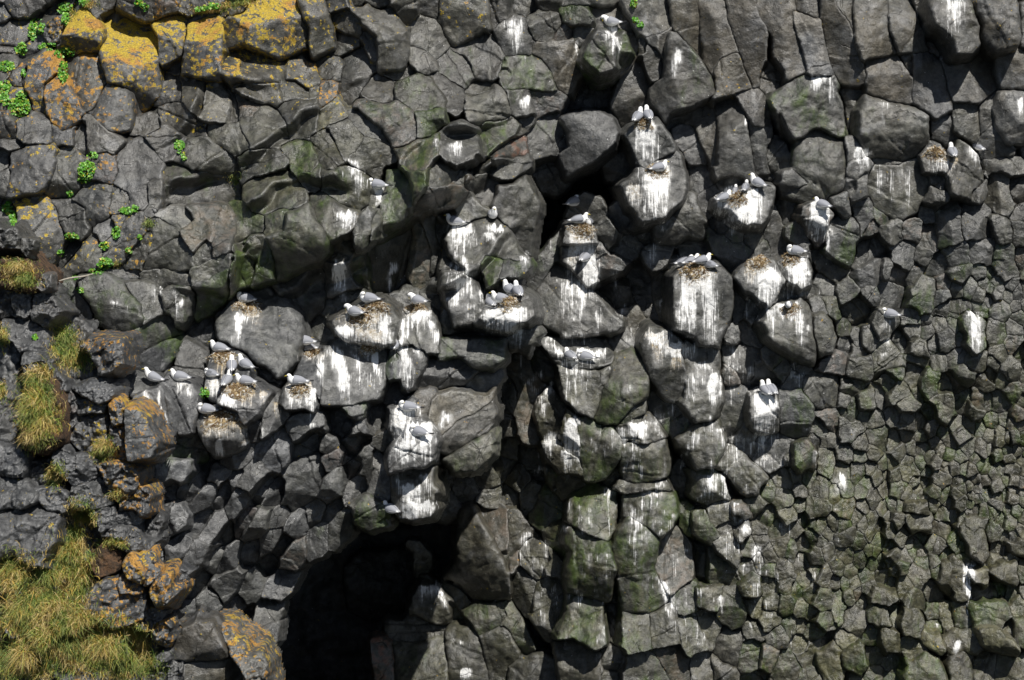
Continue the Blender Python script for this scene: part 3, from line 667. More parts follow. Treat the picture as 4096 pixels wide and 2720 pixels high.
# ------------------------------------------------------------------ marks on the rock: x, top, half width, length, strength, straw, lean
GUANO = """1185 42 27 82 .62 0 .1|1180 60 15 50 .6 0 .1|1415 60 28 70 .7 0 .1|1330 95 3 70 .6 0 .2|1565 115 17 55 .72 0 -.1|1212 222 11 42 .72 0 0|1047 330 24 36 .55 0 .1|1005 320 9 36 .5 0 .3
1735 212 8 30 .5 0 .3|1723 272 4 34 .5 0 .1|1893 176 42 30 .62 .1 0|1918 190 10 70 .45 0 .2|2205 -8 38 85 .62 .05 0|2040 232 24 26 .4 0 0|2040 255 4 60 .5 0 0|2352 222 10 36 .8 0 0
1492 283 32 85 .88 .3 .05|1506 300 14 90 .6 0 0|1460 425 18 60 .8 .6 .3|1515 385 42 118 .85 .35 .0|1710 440 60 76 1 .15 -.02|1890 470 31 80 .88 .1 .05|1912 530 4 60 .9 0 0|1982 342 34 55 .7 .3 .4
2165 342 34 52 .78 .6 .15|2212 358 14 52 .7 .8 -.5|2248 335 28 60 .62 .3 .2|2030 388 22 80 .5 0 0|2075 386 20 60 .45 0 0|2100 388 14 100 .45 0 0|2058 390 8 120 .45 0 0
1340 528 36 62 .92 .55 .0|1322 560 14 130 .75 .6 -.05|1362 580 26 105 .85 .3 .0|1318 640 42 100 .6 .1 -.1|1335 655 30 95 .65 .05 0|1605 625 52 60 .92 .5 0|1585 650 26 150 .72 .15 0|1632 645 24 170 .75 .05 .05
1745 602 30 60 .8 .75 0|1765 620 40 90 .8 .2 .1|1840 595 31 74 .95 .1 0|1815 700 50 40 .72 .15 0|1780 712 14 70 .6 .2 0|1845 715 22 100 .62 .05 .05|2050 738 24 50 .42 0 0|2048 778 26 30 .5 0 0|2252 728 14 80 .9 0 0|2240 720 20 30 .7 0 0
815 372 30 55 .62 0 .2|822 400 14 90 .5 0 .15|872 428 13 45 .78 .1 .2|845 470 5 70 .4 0 .2|798 488 34 44 .68 0 0|1062 512 34 60 .82 .15 0|1058 540 30 80 .5 .05 0|1140 518 34 22 .7 .1 .5|1130 535 18 30 .6 0 .2|1068 590 14 70 .62 0 .2
1062 638 40 55 .68 .1 .1|1045 685 34 40 .6 0 .3|1085 700 30 60 .5 0 .2|1108 660 12 80 .55 0 .35|1208 592 13 26 .62 0 .3|787 608 21 74 .78 0 -.05|908 610 10 70 .6 0 -.2
570 702 34 44 .68 .85 .1|552 722 20 80 .72 .1 -.1|585 715 26 60 .45 .8 0|830 715 56 44 .85 .75 .1|795 752 34 40 .8 .2 .2|850 760 46 50 .78 .65 .15|885 728 24 95 .7 .05 .1|962 712 40 36 .85 .35 0|935 735 16 90 .66 0 -.15|988 735 14 90 .7 0 .25|965 740 8 90 .4 0 0
1165 712 60 32 .95 .3 0|1175 722 44 52 .85 .05 0|1135 718 26 46 .8 .2 -.1|1195 752 26 50 .62 0 0|510 830 40 55 .55 .9 .1|490 870 22 60 .8 .5 .1|540 830 18 40 .5 .9 0|330 905 14 24 .6 0 .3|358 905 4 110 .6 0 .35|338 910 3 60 .5 0 .3|412 872 28 44 .55 .5 .4|436 895 10 60 .4 .1 .3
560 895 52 46 .62 .92 0|525 905 26 50 .75 .3 .2|605 905 24 40 .6 .7 .1|500 968 52 50 .72 .92 .1|545 970 30 40 .6 .9 .2|470 1000 20 40 .7 .6 .1|505 1015 9 42 .9 0 -.1|565 1015 18 20 .7 .7 0
686 885 40 48 .9 .62 .1|715 895 12 60 .8 .1 .1|638 930 26 36 .5 .9 0|610 980 12 30 .5 .2 .1|720 808 34 30 .8 .62 .2|735 835 16 60 .7 .2 .3|770 808 20 118 .8 .2 .3|812 805 12 120 .55 .2 .3|838 795 40 32 .7 .62 .1|862 815 12 60 .75 .05 .2|825 830 26 70 .42 .25 .2
930 800 22 95 .68 .05 .1|922 780 12 40 .7 0 0|965 805 12 30 .6 0 .1|722 970 8 36 .6 0 .1|918 942 20 86 .88 .4 .05|945 932 30 50 .7 .1 0|968 975 44 40 .92 .35 0|935 1015 34 66 .75 .2 -.15|985 1000 28 70 .75 .05 0|955 1020 30 60 .6 0 -.1|1030 955 18 36 .75 0 -.2
950 1120 36 50 .85 .05 0|960 1160 46 28 .9 .1 0|945 1180 40 22 .75 0 0|915 1095 10 60 .5 0 .1|980 1095 22 50 .5 .05 .3|1262 775 22 50 .55 .3 .3|1285 800 14 40 .6 .1 .2|1345 808 60 30 .82 .1 0|1320 828 40 40 .7 0 .1|1306 850 6 80 .5 0 0|1345 850 20 80 .45 0 .05|1325 860 6 110 .5 0 0
1515 765 34 40 .85 .5 0|1508 790 22 70 .6 .75 .2|1560 790 50 40 .78 .5 .1|1560 815 30 60 .5 .85 .1|1600 830 12 80 .5 .1 .3|1650 865 22 70 .82 0 0|1625 840 40 40 .45 0 0|1240 895 20 60 .55 .6 -.2|1268 880 20 60 .6 .4 -.2|1258 930 12 40 .6 .2 0
1318 966 20 86 .97 .05 0|1275 1000 22 60 .7 0 -.3|1308 1040 18 50 .7 0 0|1330 1030 10 60 .5 0 0|1470 975 36 40 .72 .25 0|1440 995 14 90 .45 .1 0|1490 995 22 30 .5 0 .3|1462 1000 10 80 .45 0 -.1|1655 985 36 40 .55 0 0|1670 1000 8 60 .5 0 .1|1608 1000 18 50 .55 0 -.2
1765 905 33 94 .98 .05 0|1765 1000 42 30 .6 0 0|1748 1020 50 34 .55 0 0|1765 1050 30 26 .6 .5 0|1690 798 22 60 .5 0 -.2|1678 780 10 40 .5 0 0|1725 850 16 40 .5 0 0|1700 1035 40 90 .42 0 .2|1640 1095 24 70 .6 .1 0|1668 1095 16 90 .6 0 .2|1505 1128 46 26 .6 .55 0|1460 1165 16 60 .55 0 0
1470 1170 22 90 .35 0 0|1475 1195 14 60 .62 0 -.2|1510 1200 40 30 .4 0 .6|1530 1340 20 80 .75 0 .3|1495 1320 26 70 .35 0 0|1218 1230 18 60 .55 0 -.25|1235 1285 8 50 .5 0 -.2|1313 1160 10 60 .5 0 0|1305 1212 10 40 .6 0 -.3|1340 1220 34 30 .4 0 .3|990 1352 34 26 .75 0 .1|1015 1365 16 40 .55 0 .3|975 1370 12 30 .4 0 -.2
1075 1540 14 30 .85 0 0|1055 1475 20 30 .4 0 .7|1620 1358 28 44 .42 0 0|1660 1375 12 36 .6 0 0|1715 1195 18 40 .55 0 0|1722 1215 16 30 .6 0 0|1740 1255 20 60 .6 0 .1|1590 1400 10 60 .4 0 0|1578 1420 14 30 .4 0 0|2236 1302 20 50 .7 0 0|2236 1345 4 80 .85 0 -.1|2226 1320 4 40 .7 0 0|1938 1092 14 44 .75 0 0|2210 1480 8 26 .8 0 0|2160 1435 8 20 .7 0 0
265 690 26 40 .45 0 .2|285 705 18 60 .3 0 .3|345 660 14 40 .4 0 .2|365 655 5 60 .5 0 .2|415 690 10 46 .62 0 0|405 670 6 36 .4 0 .2|150 650 4 6 .4 0 0|1745 1115 16 30 .4 0 0|1795 1060 12 30 .4 0 0|2045 810 14 20 .55 0 0|1945 965 6 36 .3 0 0|1965 990 18 12 .5 0 0|1800 1070 40 20 .35 0 0|1700 1165 12 20 .5 0 0|1862 985 14 18 .5 0 0|1680 975 10 60 .4 0 0|1640 960 12 50 .5 0 0|1440 1260 14 30 .4 0 0"""
GUANO = [[float(t) for t in s.split()] for ln in GUANO.split('\n') for s in ln.split('|')]
rg_ = random.Random(8)
for _ in range(260):                              # stray splashes over the colony
    x_ = rg_.gauss(1480, 260); y_ = rg_.uniform(480, 1480)
    if 1190 < x_ < 1950: GUANO.append([x_, y_, rg_.uniform(4, 24), rg_.uniform(14, 90), rg_.uniform(.2, .48), rg_.choice((0, 0, .2)), rg_.uniform(-.2, .2)])
for x_, y_, hw_, l_, q_ in ((1700, 1000, 60, 130, .42), (1640, 1090, 50, 110, .42), (1760, 1050, 55, 90, .45), (1500, 1150, 60, 120, .36), (1480, 1220, 60, 120, .34), (1680, 1230, 60, 110, .36),
                           (1560, 1260, 50, 120, .3), (1600, 860, 60, 120, .45), (1320, 760, 60, 90, .4), (1690, 800, 26, 120, .45), (1060, 600, 60, 150, .42), (820, 860, 90, 70, .4), (1350, 1180, 60, 120, .3)):
    GUANO.append([x_, y_, hw_, l_, q_, .08, 0])
GUANO = np.array(GUANO)


def stains(px, py):
    g = np.zeros(px.shape); b = np.zeros(px.shape)
    x0, x1, y0, y1 = px.min(), px.max(), py.min(), py.max()
    wx = 8 * noise(px / 26, py / 44, 91) + 3 * noise(px / 7, py / 24, 92); wy = 8 * noise(px / 26, py / 26, 93) + 7 * noise(px / 9, py / 14, 94)
    px = px + wx; py = py + wy
    for (x, t, hw, ln, s, br, lean) in GUANO:
        hw = hw * (1.32 if s > .7 else 1.1) + 2; ln = ln * 1.25; s = s * 1.1
        if x + hw + ln < x0 or x - hw - ln > x1 or t + ln * 1.35 < y0 or t - 10 > y1:
            continue
        dy = (py - t) / ln
        dx = (px - x - lean * (py - t)) / (hw * (.85 + .3 * np.clip(dy, 0, 1)))
        m = s * np.clip(1.1 - 1.1 * np.abs(dx) ** 1.5, 0, 1) * sst(-.22, .12, dy) * np.clip(1.12 - .85 * np.clip(dy, 0, 2), 0, 1)
        m = np.where((dy > 1.3) | (np.abs(dx) > 1), 0, m)
        b = np.where(m > g, br * (1 - .6 * np.clip(dy, 0, 1)), b)
        g = np.maximum(g, m)
    return g, b


# ------------------------------------------------------------------ materials
def mat_new(name):
    m = bpy.data.materials.new(name)
    m.use_nodes = True
    t = m.node_tree
    return m, t, t.nodes['Principled BSDF']


class NT:
    def __init__(self, t): self.t = t
    def n(self, kind, **kw):
        nd = self.t.nodes.new(kind)
        for k, v in kw.items():
            if k[0] == '_':
                setattr(nd, k[1:], v)
            else:
                key = int(k[1:]) if k[0] == 'i' and k[1:].isdigit() else k
                if isinstance(v, bpy.types.NodeSocket): self.t.links.new(v, nd.inputs[key])
                else: nd.inputs[key].default_value = v
        return nd
    def math(self, op, a, b=None, c=None, clamp=False):
        nd = self.t.nodes.new('ShaderNodeMath'); nd.operation = op; nd.use_clamp = clamp
        for i, v in enumerate((a, b, c)):
            if v is None: continue
            if isinstance(v, bpy.types.NodeSocket): self.t.links.new(v, nd.inputs[i])
            else: nd.inputs[i].default_value = v
        return nd.outputs[0]
    def ramp(self, v, a, b, lo=0.0, hi=1.0):
        nd = self.t.nodes.new('ShaderNodeMapRange'); nd.interpolation_type = 'SMOOTHSTEP'
        for i, q in enumerate((v, a, b, lo, hi)):
            if isinstance(q, bpy.types.NodeSocket): self.t.links.new(q, nd.inputs[i])
            else: nd.inputs[i].default_value = q
        return nd.outputs[0]
    def mix(self, f, a, b, mode='MIX'):
        nd = self.t.nodes.new('ShaderNodeMix'); nd.data_type = 'RGBA'; nd.blend_type = mode
        for i, v in ((0, f), (6, a), (7, b)):
            if isinstance(v, bpy.types.NodeSocket): self.t.links.new(v, nd.inputs[i])
            else: nd.inputs[i].default_value = v if i == 0 else (*v, 1.0)
        return nd.outputs[2]
    def noise(self, vec, scale, detail=3.0, rough=.55, dist=0.0):
        return self.n('ShaderNodeTexNoise', Vector=vec, Scale=scale, Detail=detail, Roughness=rough, Distortion=dist).outputs[0]


def rock_material():
    m, t, bs = mat_new("basalt")
    k = NT(t)
    pos = k.n('ShaderNodeNewGeometry').outputs['Position']
    A = k.n('ShaderNodeAttribute', _attribute_name='marks')
    B = k.n('ShaderNodeAttribute', _attribute_name='tint')
    a = k.n('ShaderNodeSeparateColor', Color=A.outputs['Color']); b = k.n('ShaderNodeSeparateColor', Color=B.outputs['Color'])
    gua, grn, lic, straw = a.outputs[0], a.outputs[1], a.outputs[2], A.outputs['Alpha']
    brn, olv, tone, hue = b.outputs[0], b.outputs[1], b.outputs[2], B.outputs['Alpha']
    n1 = k.noise(pos, 1.3, 4, .6)
    n2 = k.noise(pos, 6.0, 5, .65)
    n3 = k.noise(pos, 38.0, 4, .7)
    n4 = k.noise(pos, 150.0, 2, .6)
    # weathered basalt
    base = k.mix(k.ramp(n2, .35, .68), (.054, .056, .060), (.142, .144, .147))
    base = k.mix(k.math('MULTIPLY', brn, k.ramp(n1, .25, .6)), base, k.mix(k.ramp(n2, .35, .7), (.062, .055, .043), (.140, .124, .098)))
    base = k.mix(k.math('MULTIPLY', olv, k.ramp(n1, .65, .3, 0.35, 1.0)), base, k.mix(k.ramp(n2, .35, .7), (.036, .036, .013), (.122, .114, .044)))
    # rusty patches where soil, iron or dung has stained the stone
    base = k.mix(k.math('MULTIPLY', k.ramp(hue, .62, 1.0), k.ramp(n2, .45, .62)), base, (.17, .085, .055))
    # pale dust-grey bloom
    bloom = k.math('MULTIPLY', k.ramp(k.noise(pos, 2.4, 5, .65, .4), .52, .72), k.math('SUBTRACT', .55, k.math('MULTIPLY', olv, .36)))
    base = k.mix(bloom, base, (.25, .25, .252))
    # tone of the single block
    base = k.mix(1.0, base, k.n('ShaderNodeCombineColor', Red=tone, Green=tone, Blue=tone).outputs[0], 'MULTIPLY')
    base = k.mix(k.ramp(n3, .42, .62, .0, .45), base, k.mix(1.0, base, (.38, .38, .38), 'MULTIPLY'))
    base = k.mix(k.math('MULTIPLY', k.ramp(n4, .55, .72), .5), base, k.mix(1.0, base, (1.8, 1.8, 1.8), 'MULTIPLY'))
    # hairline cracks
    cw = k.mix(.10, pos, k.n('ShaderNodeTexNoise', Vector=pos, Scale=3.0, Detail=5.0).outputs[1], 'ADD')
    cv = k.n('ShaderNodeTexVoronoi', Vector=cw, Scale=1.7, _feature='DISTANCE_TO_EDGE')
    crk = k.math('MULTIPLY', k.ramp(cv.outputs['Distance'], .013, .003), k.ramp(k.noise(pos, 1.6, 4, .7), .54, .66))
    base = k.mix(k.math('MULTIPLY', crk, .6), base, (.012, .012, .012))
    # base darkened evenly; pale edge glints painted into the colour of convex edges
    base = k.mix(1.0, base, (.84, .85, .85), 'MULTIPLY')
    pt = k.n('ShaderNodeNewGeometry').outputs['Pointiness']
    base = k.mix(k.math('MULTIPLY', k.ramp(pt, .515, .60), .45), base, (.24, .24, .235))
    # algae
    gst = k.n('ShaderNodeMapping', Vector=pos); gst.inputs['Scale'].default_value = (1.0, .3, .3)
    gn = k.math('ADD', k.math('MULTIPLY', k.noise(gst.outputs[0], 6.0, 6, .7, .5), .6), k.math('MULTIPLY', k.noise(pos, 2.6, 5, .65, .3), .4))
    gm = k.ramp(k.math('ADD', k.math('MULTIPLY', grn, .80), k.math('MULTIPLY', k.math('SUBTRACT', gn, .5), 2.6)), .36, .95)
    gcol = k.mix(k.ramp(n2, .35, .7), (.016, .030, .006), (.066, .105, .016))
    base = k.mix(k.math('MULTIPLY', gm, .82), base, gcol)
    # lichen: crusts with scalloped edges
    vor = k.n('ShaderNodeTexVoronoi', Vector=k.mix(.035, pos, k.n('ShaderNodeTexNoise', Vector=pos, Scale=14.0, Detail=3.0).outputs[1], 'ADD'), Scale=11.0)
    crust = k.math('ADD', k.math('ADD', k.math('MULTIPLY', k.math('SUBTRACT', k.noise(pos, 4.0, 6, .75, .2), .5), 1.7), k.math('MULTIPLY', k.math('SUBTRACT', k.noise(pos, 19.0, 5, .75), .5), 1.25)), k.math('MULTIPLY', k.math('SUBTRACT', .42, vor.outputs['Distance']), .55))
    lm = k.ramp(k.math('ADD', lic, crust), .40, .52)
    lcol = k.mix(k.ramp(k.math('ADD', k.noise(pos, 2.2, 3, .6), k.math('MULTIPLY', hue, .34)), .50, .68), (.56, .40, .035), (.52, .27, .05))
    lcol = k.mix(k.ramp(n3, .35, .7), k.mix(1.0, lcol, (.42, .42, .42), 'MULTIPLY'), lcol)
    base = k.mix(k.math('MULTIPLY', lm, .92), base, lcol)
    # dung: runs down the stone, so the noise is stretched along the vertical
    mp = k.n('ShaderNodeMapping', Vector=pos); mp.inputs['Scale'].default_value = (1.0, .05, .04)
    wob = k.n('ShaderNodeTexNoise', Vector=pos, Scale=3.0, Detail=2.0).outputs[1]
    sv = k.mix(.03, mp.outputs[0], wob, 'ADD')
    st = k.noise(sv, 21.0, 4, .6)
    st2 = k.noise(sv, 62.0, 3, .55)
    pat = k.noise(pos, 7.0, 4, .65)
    streak = k.math('ADD', k.math('MULTIPLY', st, .38), k.math('ADD', k.math('MULTIPLY', st2, .38), k.math('MULTIPLY', pat, .24)))
    thr = k.math('SUBTRACT', .69, k.math('MULTIPLY', gua, .37))
    gmask = k.math('MULTIPLY', k.ramp(k.math('SUBTRACT', streak, thr), -.03, .06), k.ramp(gua, .02, .16))
    wash = k.math('MULTIPLY', k.ramp(k.math('ADD', gua, k.math('MULTIPLY', k.math('SUBTRACT', pat, .5), 1.1)), .16, .95), .44)
    gmask = k.math('MAXIMUM', gmask, wash)
    spk = k.n('ShaderNodeTexVoronoi', Vector=pos, Scale=15.0)
    speck = k.math('MULTIPLY', k.ramp(spk.outputs['Distance'], .13, .09), k.ramp(k.n('ShaderNodeSeparateColor', Color=spk.outputs['Color']).outputs[0], .955, .97))
    gmask = k.math('MAXIMUM', gmask, k.math('MULTIPLY', speck, .75))
    strw = k.ramp(k.math('ADD', straw, k.math('MULTIPLY', k.math('SUBTRACT', k.noise(pos, 24.0, 4, .7), .5), 1.2)), .25, .95)
    gcol2 = k.mix(strw, k.mix(k.ramp(n3, .3, .7), (.66, .66, .65), (.88, .88, .86)), k.mix(k.ramp(n4, .4, .6), (.12, .07, .026), (.42, .34, .19)))
    base = k.mix(gmask, base, gcol2)
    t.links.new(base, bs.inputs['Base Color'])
    t.links.new(k.math('MAXIMUM', k.ramp(k.noise(pos, 4.5, 4, .65), .3, .7, .30, .56), k.math('MAXIMUM', k.math('MULTIPLY', gmask, .8), k.math('MULTIPLY', lm, .85))), bs.inputs['Roughness'])
    bs.inputs['Specular IOR Level'].default_value = .55
    # fine relief: grain, vesicles, hairline cracks
    ves = k.n('ShaderNodeTexVoronoi', Vector=pos, Scale=26.0)
    pit = k.math('MULTIPLY', k.ramp(ves.outputs['Distance'], .24, .12), k.ramp(k.n('ShaderNodeSeparateColor', Color=ves.outputs['Color']).outputs[0], .72, .8))
    hgt = k.math('ADD', k.math('MULTIPLY', n2, .034), k.math('ADD', k.math('MULTIPLY', n3, .009), k.math('MULTIPLY', n4, .0022)))
    hgt = k.math('SUBTRACT', hgt, k.math('MULTIPLY', pit, .016))
    hgt = k.math('SUBTRACT', hgt, k.math('MULTIPLY', crk, .02))
    bp = k.n('ShaderNodeBump', Height=hgt, Strength=.95, Distance=1.0)
    t.links.new(bp.outputs[0], bs.inputs['Normal'])
    return m


def soil_material():
    m, t, bs = mat_new("peat_soil"); k = NT(t)
    pos = k.n('ShaderNodeNewGeometry').outputs['Position']
    n = k.noise(pos, 9.0, 5, .7)
    t.links.new(k.mix(k.ramp(n, .35, .7), (.030, .020, .012), (.14, .075, .035)), bs.inputs['Base Color'])
    bs.inputs['Roughness'].default_value = .95
    bp = k.n('ShaderNodeBump', Height=k.noise(pos, 45.0, 5, .7), Strength=1.0, Distance=.04)
    t.links.new(bp.outputs[0], bs.inputs['Normal'])
    return m


def vcol_material(name, rough=.7, sheen=0.0, grain=.25, scale=120.0, trans=0.0):
    """colour from the mesh's own 'col' attribute, broken up by grain"""
    m, t, bs = mat_new(name); k = NT(t)
    c = k.n('ShaderNodeAttribute', _attribute_name='col').outputs['Color']
    n = k.noise(k.n('ShaderNodeNewGeometry').outputs['Position'], scale, 3, .6)
    t.links.new(k.mix(k.ramp(n, .3, .7, 0, grain), c, k.mix(1.0, c, (.45, .45, .45), 'MULTIPLY')), bs.inputs['Base Color'])
    bs.inputs['Roughness'].default_value = rough
    return m


ROCK = rock_material()
SOIL = soil_material()

# ------------------------------------------------------------------ rocks
TX = {0: (0.0, .2573), 1: (576.4, .2573), 2: (1152.8, .2573), 3: (1729.2, .26757)}
TY = {0: 0.0, 1: 392.0, 2: 783.9, 3: 1164.3}


def parse():
    out = []
    for ln in ROCKS.strip().split('\n'):
        head, body = ln.split('|')
        hd = head.split()
        P = np.array([[float(q) for q in s.split(',')] for s in body.split()])
        if hd[0] != 'dd':
            ox, kk = TX[int(hd[0][1])]
            P = np.stack([ox + P[:, 0] * kk, TY[int(hd[0][0])] + P[:, 1] * kk], 1)
        o = {}
        for tkn in hd[3:]:
            if tkn[0] == 'g': o['g'] = tkn[1]
            elif tkn[0] == 's': o['s'] = float(tkn[1:])
            else: o[tkn[0]] = float(tkn[1:])
        for i in (0, 1):                       # blocks cut by the picture's edge go on beyond it
            lim = IW if i == 0 else IH
            P[:, i] = np.where(P[:, i] < 4, P[:, i] - 60, P[:, i])
            P[:, i] = np.where(P[:, i] > lim - 5, P[:, i] + 60, P[:, i])
        out.append(dict(style=hd[1], w=float(hd[2]), o=o, P=P))
    return out


def area(P):
    x, y = P[:, 0], P[:, 1]
    return .5 * abs(np.dot(x, np.roll(y, -1)) - np.dot(y, np.roll(x, -1)))


def inside(P, x, y):
    r = np.zeros(x.shape, bool)
    n = len(P)
    for i in range(n):
        x1, y1 = P[i]; x2, y2 = P[(i + 1) % n]
        c = ((y1 > y) != (y2 > y)) & (x < (x2 - x1) * (y - y1) / (y2 - y1 + 1e-12) + x1)
        r ^= c
    return r


def sdf(P, x, y):
    d = np.full(x.shape, 1e9)
    n = len(P)
    for i in range(n):
        a = P[i]; e = P[(i + 1) % n] - a
        t = np.clip(((x - a[0]) * e[0] + (y - a[1]) * e[1]) / (e @ e + 1e-12), 0, 1)
        d = np.minimum(d, np.hypot(x - a[0] - t * e[0], y - a[1] - t * e[1]))
    return np.where(inside(P, x, y), d, -d)


def group_of(cx, cy, o):
    if 'g' in o: return o['g']
    if o.get('F'): return 'F'
    if cy < 380: lim = 1290
    elif cy < 790: lim = 1238
    elif cy < 1100: lim = 1148
    else: lim = 1012
    return 'L' if cx < lim else 'R'


MG, MGC = 300.0, 260.0
CELL = 3.0                                     # raster of the finished relief, for setting things down on it
HX, HY = int((IW + 2 * MG) / CELL), int((IH + 2 * MG) / CELL)
HMAP = np.full((HY, HX), -50.0)
HID = np.full((HY, HX), -1)


B1 = np.full((HY, HX), -1e3); B2 = np.full((HY, HX), -1e3); I1 = np.full((HY, HX), -1)


def claim(i, rk):
    """every point of the face belongs to the block whose outline holds it deepest: joints close up tight"""
    P = rk['P']
    rk['bias'] = min(max(rk['w'], 0), .6) * 12
    x0, y0 = np.maximum(((P.min(0) - 45 + MG) / CELL).astype(int), 0); x1, y1 = ((P.max(0) + 45 + MG) / CELL).astype(int) + 1
    x1, y1 = min(x1, HX), min(y1, HY)
    if x1 <= x0 or y1 <= y0: return
    gx, gy = np.meshgrid(np.arange(x0, x1) * CELL - MG, np.arange(y0, y1) * CELL - MG)
    v = sdf(P, gx, gy) + rk['bias']
    b1, b2, i1 = B1[y0:y1, x0:x1], B2[y0:y1, x0:x1], I1[y0:y1, x0:x1]
    m = v > b1
    b2[:] = np.where(m, b1, np.maximum(b2, v)); i1[:] = np.where(m, i, i1); b1[:] = np.where(m, v, b1)


def rival(i, px, py):
    """how deep the next block's outline holds each point"""
    fx = np.clip((px + MG) / CELL, 0, HX - 2.001); fy = np.clip((py + MG) / CELL, 0, HY - 2.001)
    ix = fx.astype(int); iy = fy.astype(int); tx = fx - ix; ty = fy - iy
    def g(a, b): return np.where(I1[b, a] == i, B2[b, a], B1[b, a])
    return (g(ix, iy) * (1 - tx) + g(ix + 1, iy) * tx) * (1 - ty) + (g(ix, iy + 1) * (1 - tx) + g(ix + 1, iy + 1) * tx) * ty


def ledges(px, py):
    """the fused mass of the left wall: ledges climbing to the right, each bulging out and breaking off below"""
    s_ = (.52 * px + .85 * py) / 158 + .55 * noise(px / 190, py / 190, 71) + .16 * noise(px / 60, py / 60, 72)
    t = s_ - np.floor(s_)
    env = sst(330, 480, px) * (1 - sst(1120, 1240, px)) * sst(120, 260, py) * (1 - sst(640, 740, py))
    amp = np.clip(.55 + .9 * noise(px / 120 + 5, py / 120, 73), .05, 1.2)
    return env * amp * (.72 * t * (1 - sst(.74, 1.0, t)) - .10)


def build_rock(rk, seed):
    """one block: facets and rounded edges over its outline, steep flanks running back into the cliff -> verts, quads, attributes"""
    rng = np.random.default_rng(seed); G = rk['g']
    P = rk['P']; o = rk['o']; st = rk['style']
    c = P.mean(0)
    c = P.mean(0)
    D0 = float(idw(GP[G], c[0], c[1])) if 'base' not in rk else rk['base']
    W0 = D0 + rk['w'] * (.75 if G == 'L' and rk['style'] == 'b' and abs(rk['w']) < .3 and c[1] < 760 else 1.4 if rk['w'] > .18 else 1.2) + rng.uniform(-.03, .03)
    sc_ = (DIST - W0) / FPX
    Q = (P - c) * sc_; Q[:, 1] *= -1
    size = math.sqrt(max(area(Q), 1e-4))
    rk['size'] = size
    sp = min(max(size / 34, .013), .0235)
    slope = 7.5
    ext = min((max(rk['w'], 0) * 1.5 + .42) / slope, .36) if size > .35 else min(.06, .06 + size * .1)
    mg = ext + 14 * sc_
    lo = Q.min(0) - mg; hi = Q.max(0) + mg
    nx, ny = int((hi[0] - lo[0]) / sp) + 2, int((hi[1] - lo[1]) / sp) + 2
    X, Y = np.meshgrid(lo[0] + np.arange(nx) * sp, lo[1] + np.arange(ny) * sp)
    ox, oy = rng.uniform(-50, 50, 2)
    rough = st == 'r'
    GX = c[0] + X / sc_; GY = c[1] - Y / sc_
    A = {'b': 4.0, 'a': 3.6, 'c': 3.0, 'r': 6.0}[st] * min(1, size / .45)
    GX = GX + A * noise(GX / 44, GY / 44, 3) + 1.5 * noise(GX / 11, GY / 11, 5)
    GY = GY + A * noise(GX / 44 + 9, GY / 44, 4) + 1.5 * noise(GX / 11, GY / 11 + 5, 6)
    own = sdf(P, GX, GY) + rk['bias']
    grow = (3 if rk['w'] > .3 else 11) - rk['bias']
    sd = np.minimum((own - rival(rk['i'], GX, GY)) * .5, own + grow) * sc_
    r = size * {'b': .10, 'a': .024, 'c': .022, 'r': .08}[st] * rng.uniform(.8, 1.25)
    kk = {'b': .62, 'a': .75, 'c': .65, 'r': .9}[st]
    fused = G == 'L' and rk['w'] < .3 and st in 'bc' and c[1] < 760 and c[0] > 230
    if fused: kk = .26; r = max(r * 2.0, .10)
    e = np.clip(sd / r, 0, 1)
    # joints close up in places, so that neighbours run into one another
    jn = noise((c[0] + X / sc_) / 52, (c[1] - Y / sc_) / 52, 81)
    kk = kk * (sst(-.25, .45, jn) if fused else (.35 + .65 * sst(-.4, .3, jn) if rk['w'] < .3 else 1.0))
    drop = r * kk * (1 - np.sqrt(np.maximum(1 - (1 - e) ** 2, 0)))
    drop = drop + np.where(sd < 0, -sd * slope, 0)
    # facets
    vmin, vmax = Q[:, 1].min(), Q[:, 1].max(); umin, umax = Q[:, 0].min(), Q[:, 0].max()
    H = vmax - vmin; Wd = umax - umin
    T = o['T'] / 100 if 'T' in o else rng.uniform(.08, .38) * (.55 if st == 'c' else 1)
    vr = vmax - T * H + .02 * H * noise(X * 3 / size + ox, Y * 0 + oy, 8)
    at_ = {'b': rng.uniform(.3, .7), 'a': rng.uniform(.25, .9), 'c': rng.uniform(.2, .7), 'r': rng.uniform(.3, 1.0)}[st]
    if 'T' in o and T > .3: at_ = rng.uniform(.75, 1.0)
    pl = [-at_ * (Y - vr) + rng.uniform(-.25, .25) * X]
    gy = rng.uniform(-.38, .08) * (.7 if st == 'c' else 1); gx = rng.uniform(-.26, .26)
    pl.append(gy * (Y - vr) + gx * X)
    if rng.random() < .5 and st != 'b':
        ul = umin + rng.uniform(.08, .38) * Wd
        pl.append(rng.uniform(.2, .85) * (X - ul) + rng.uniform(-.25, .25) * (Y - vr))
    if rng.random() < .5 and st != 'b':
        ur = umax - rng.uniform(.08, .38) * Wd
        pl.append(-rng.uniform(.2, .85) * (X - ur) + rng.uniform(-.25, .25) * (Y - vr))
    if rng.random() < (.22 if st != 'b' else .45):
        vb = vmin + rng.uniform(.1, .35) * H
        pl.append(rng.uniform(.4, 1.2) * (Y - vb) + rng.uniform(-.3, .3) * X)
    if (st == 'b' and rng.random() < .7) or rng.random() < .35:
        an = rng.uniform(0, 6.28); of = rng.uniform(.12, .3) * size
        pl.append(-rng.uniform(.4, .9) * (math.cos(an) * X + math.sin(an) * Y - of))
    ks = size * {'b': .11, 'a': .014, 'c': .014, 'r': .04}[st]
    S = np.stack(pl) * rk.get('soft', (.5 if fused else 1.0))
    mn = S.min(0)
    front = mn - ks * np.log(np.exp(-(S - mn) / ks).sum(0)) + ks * .7
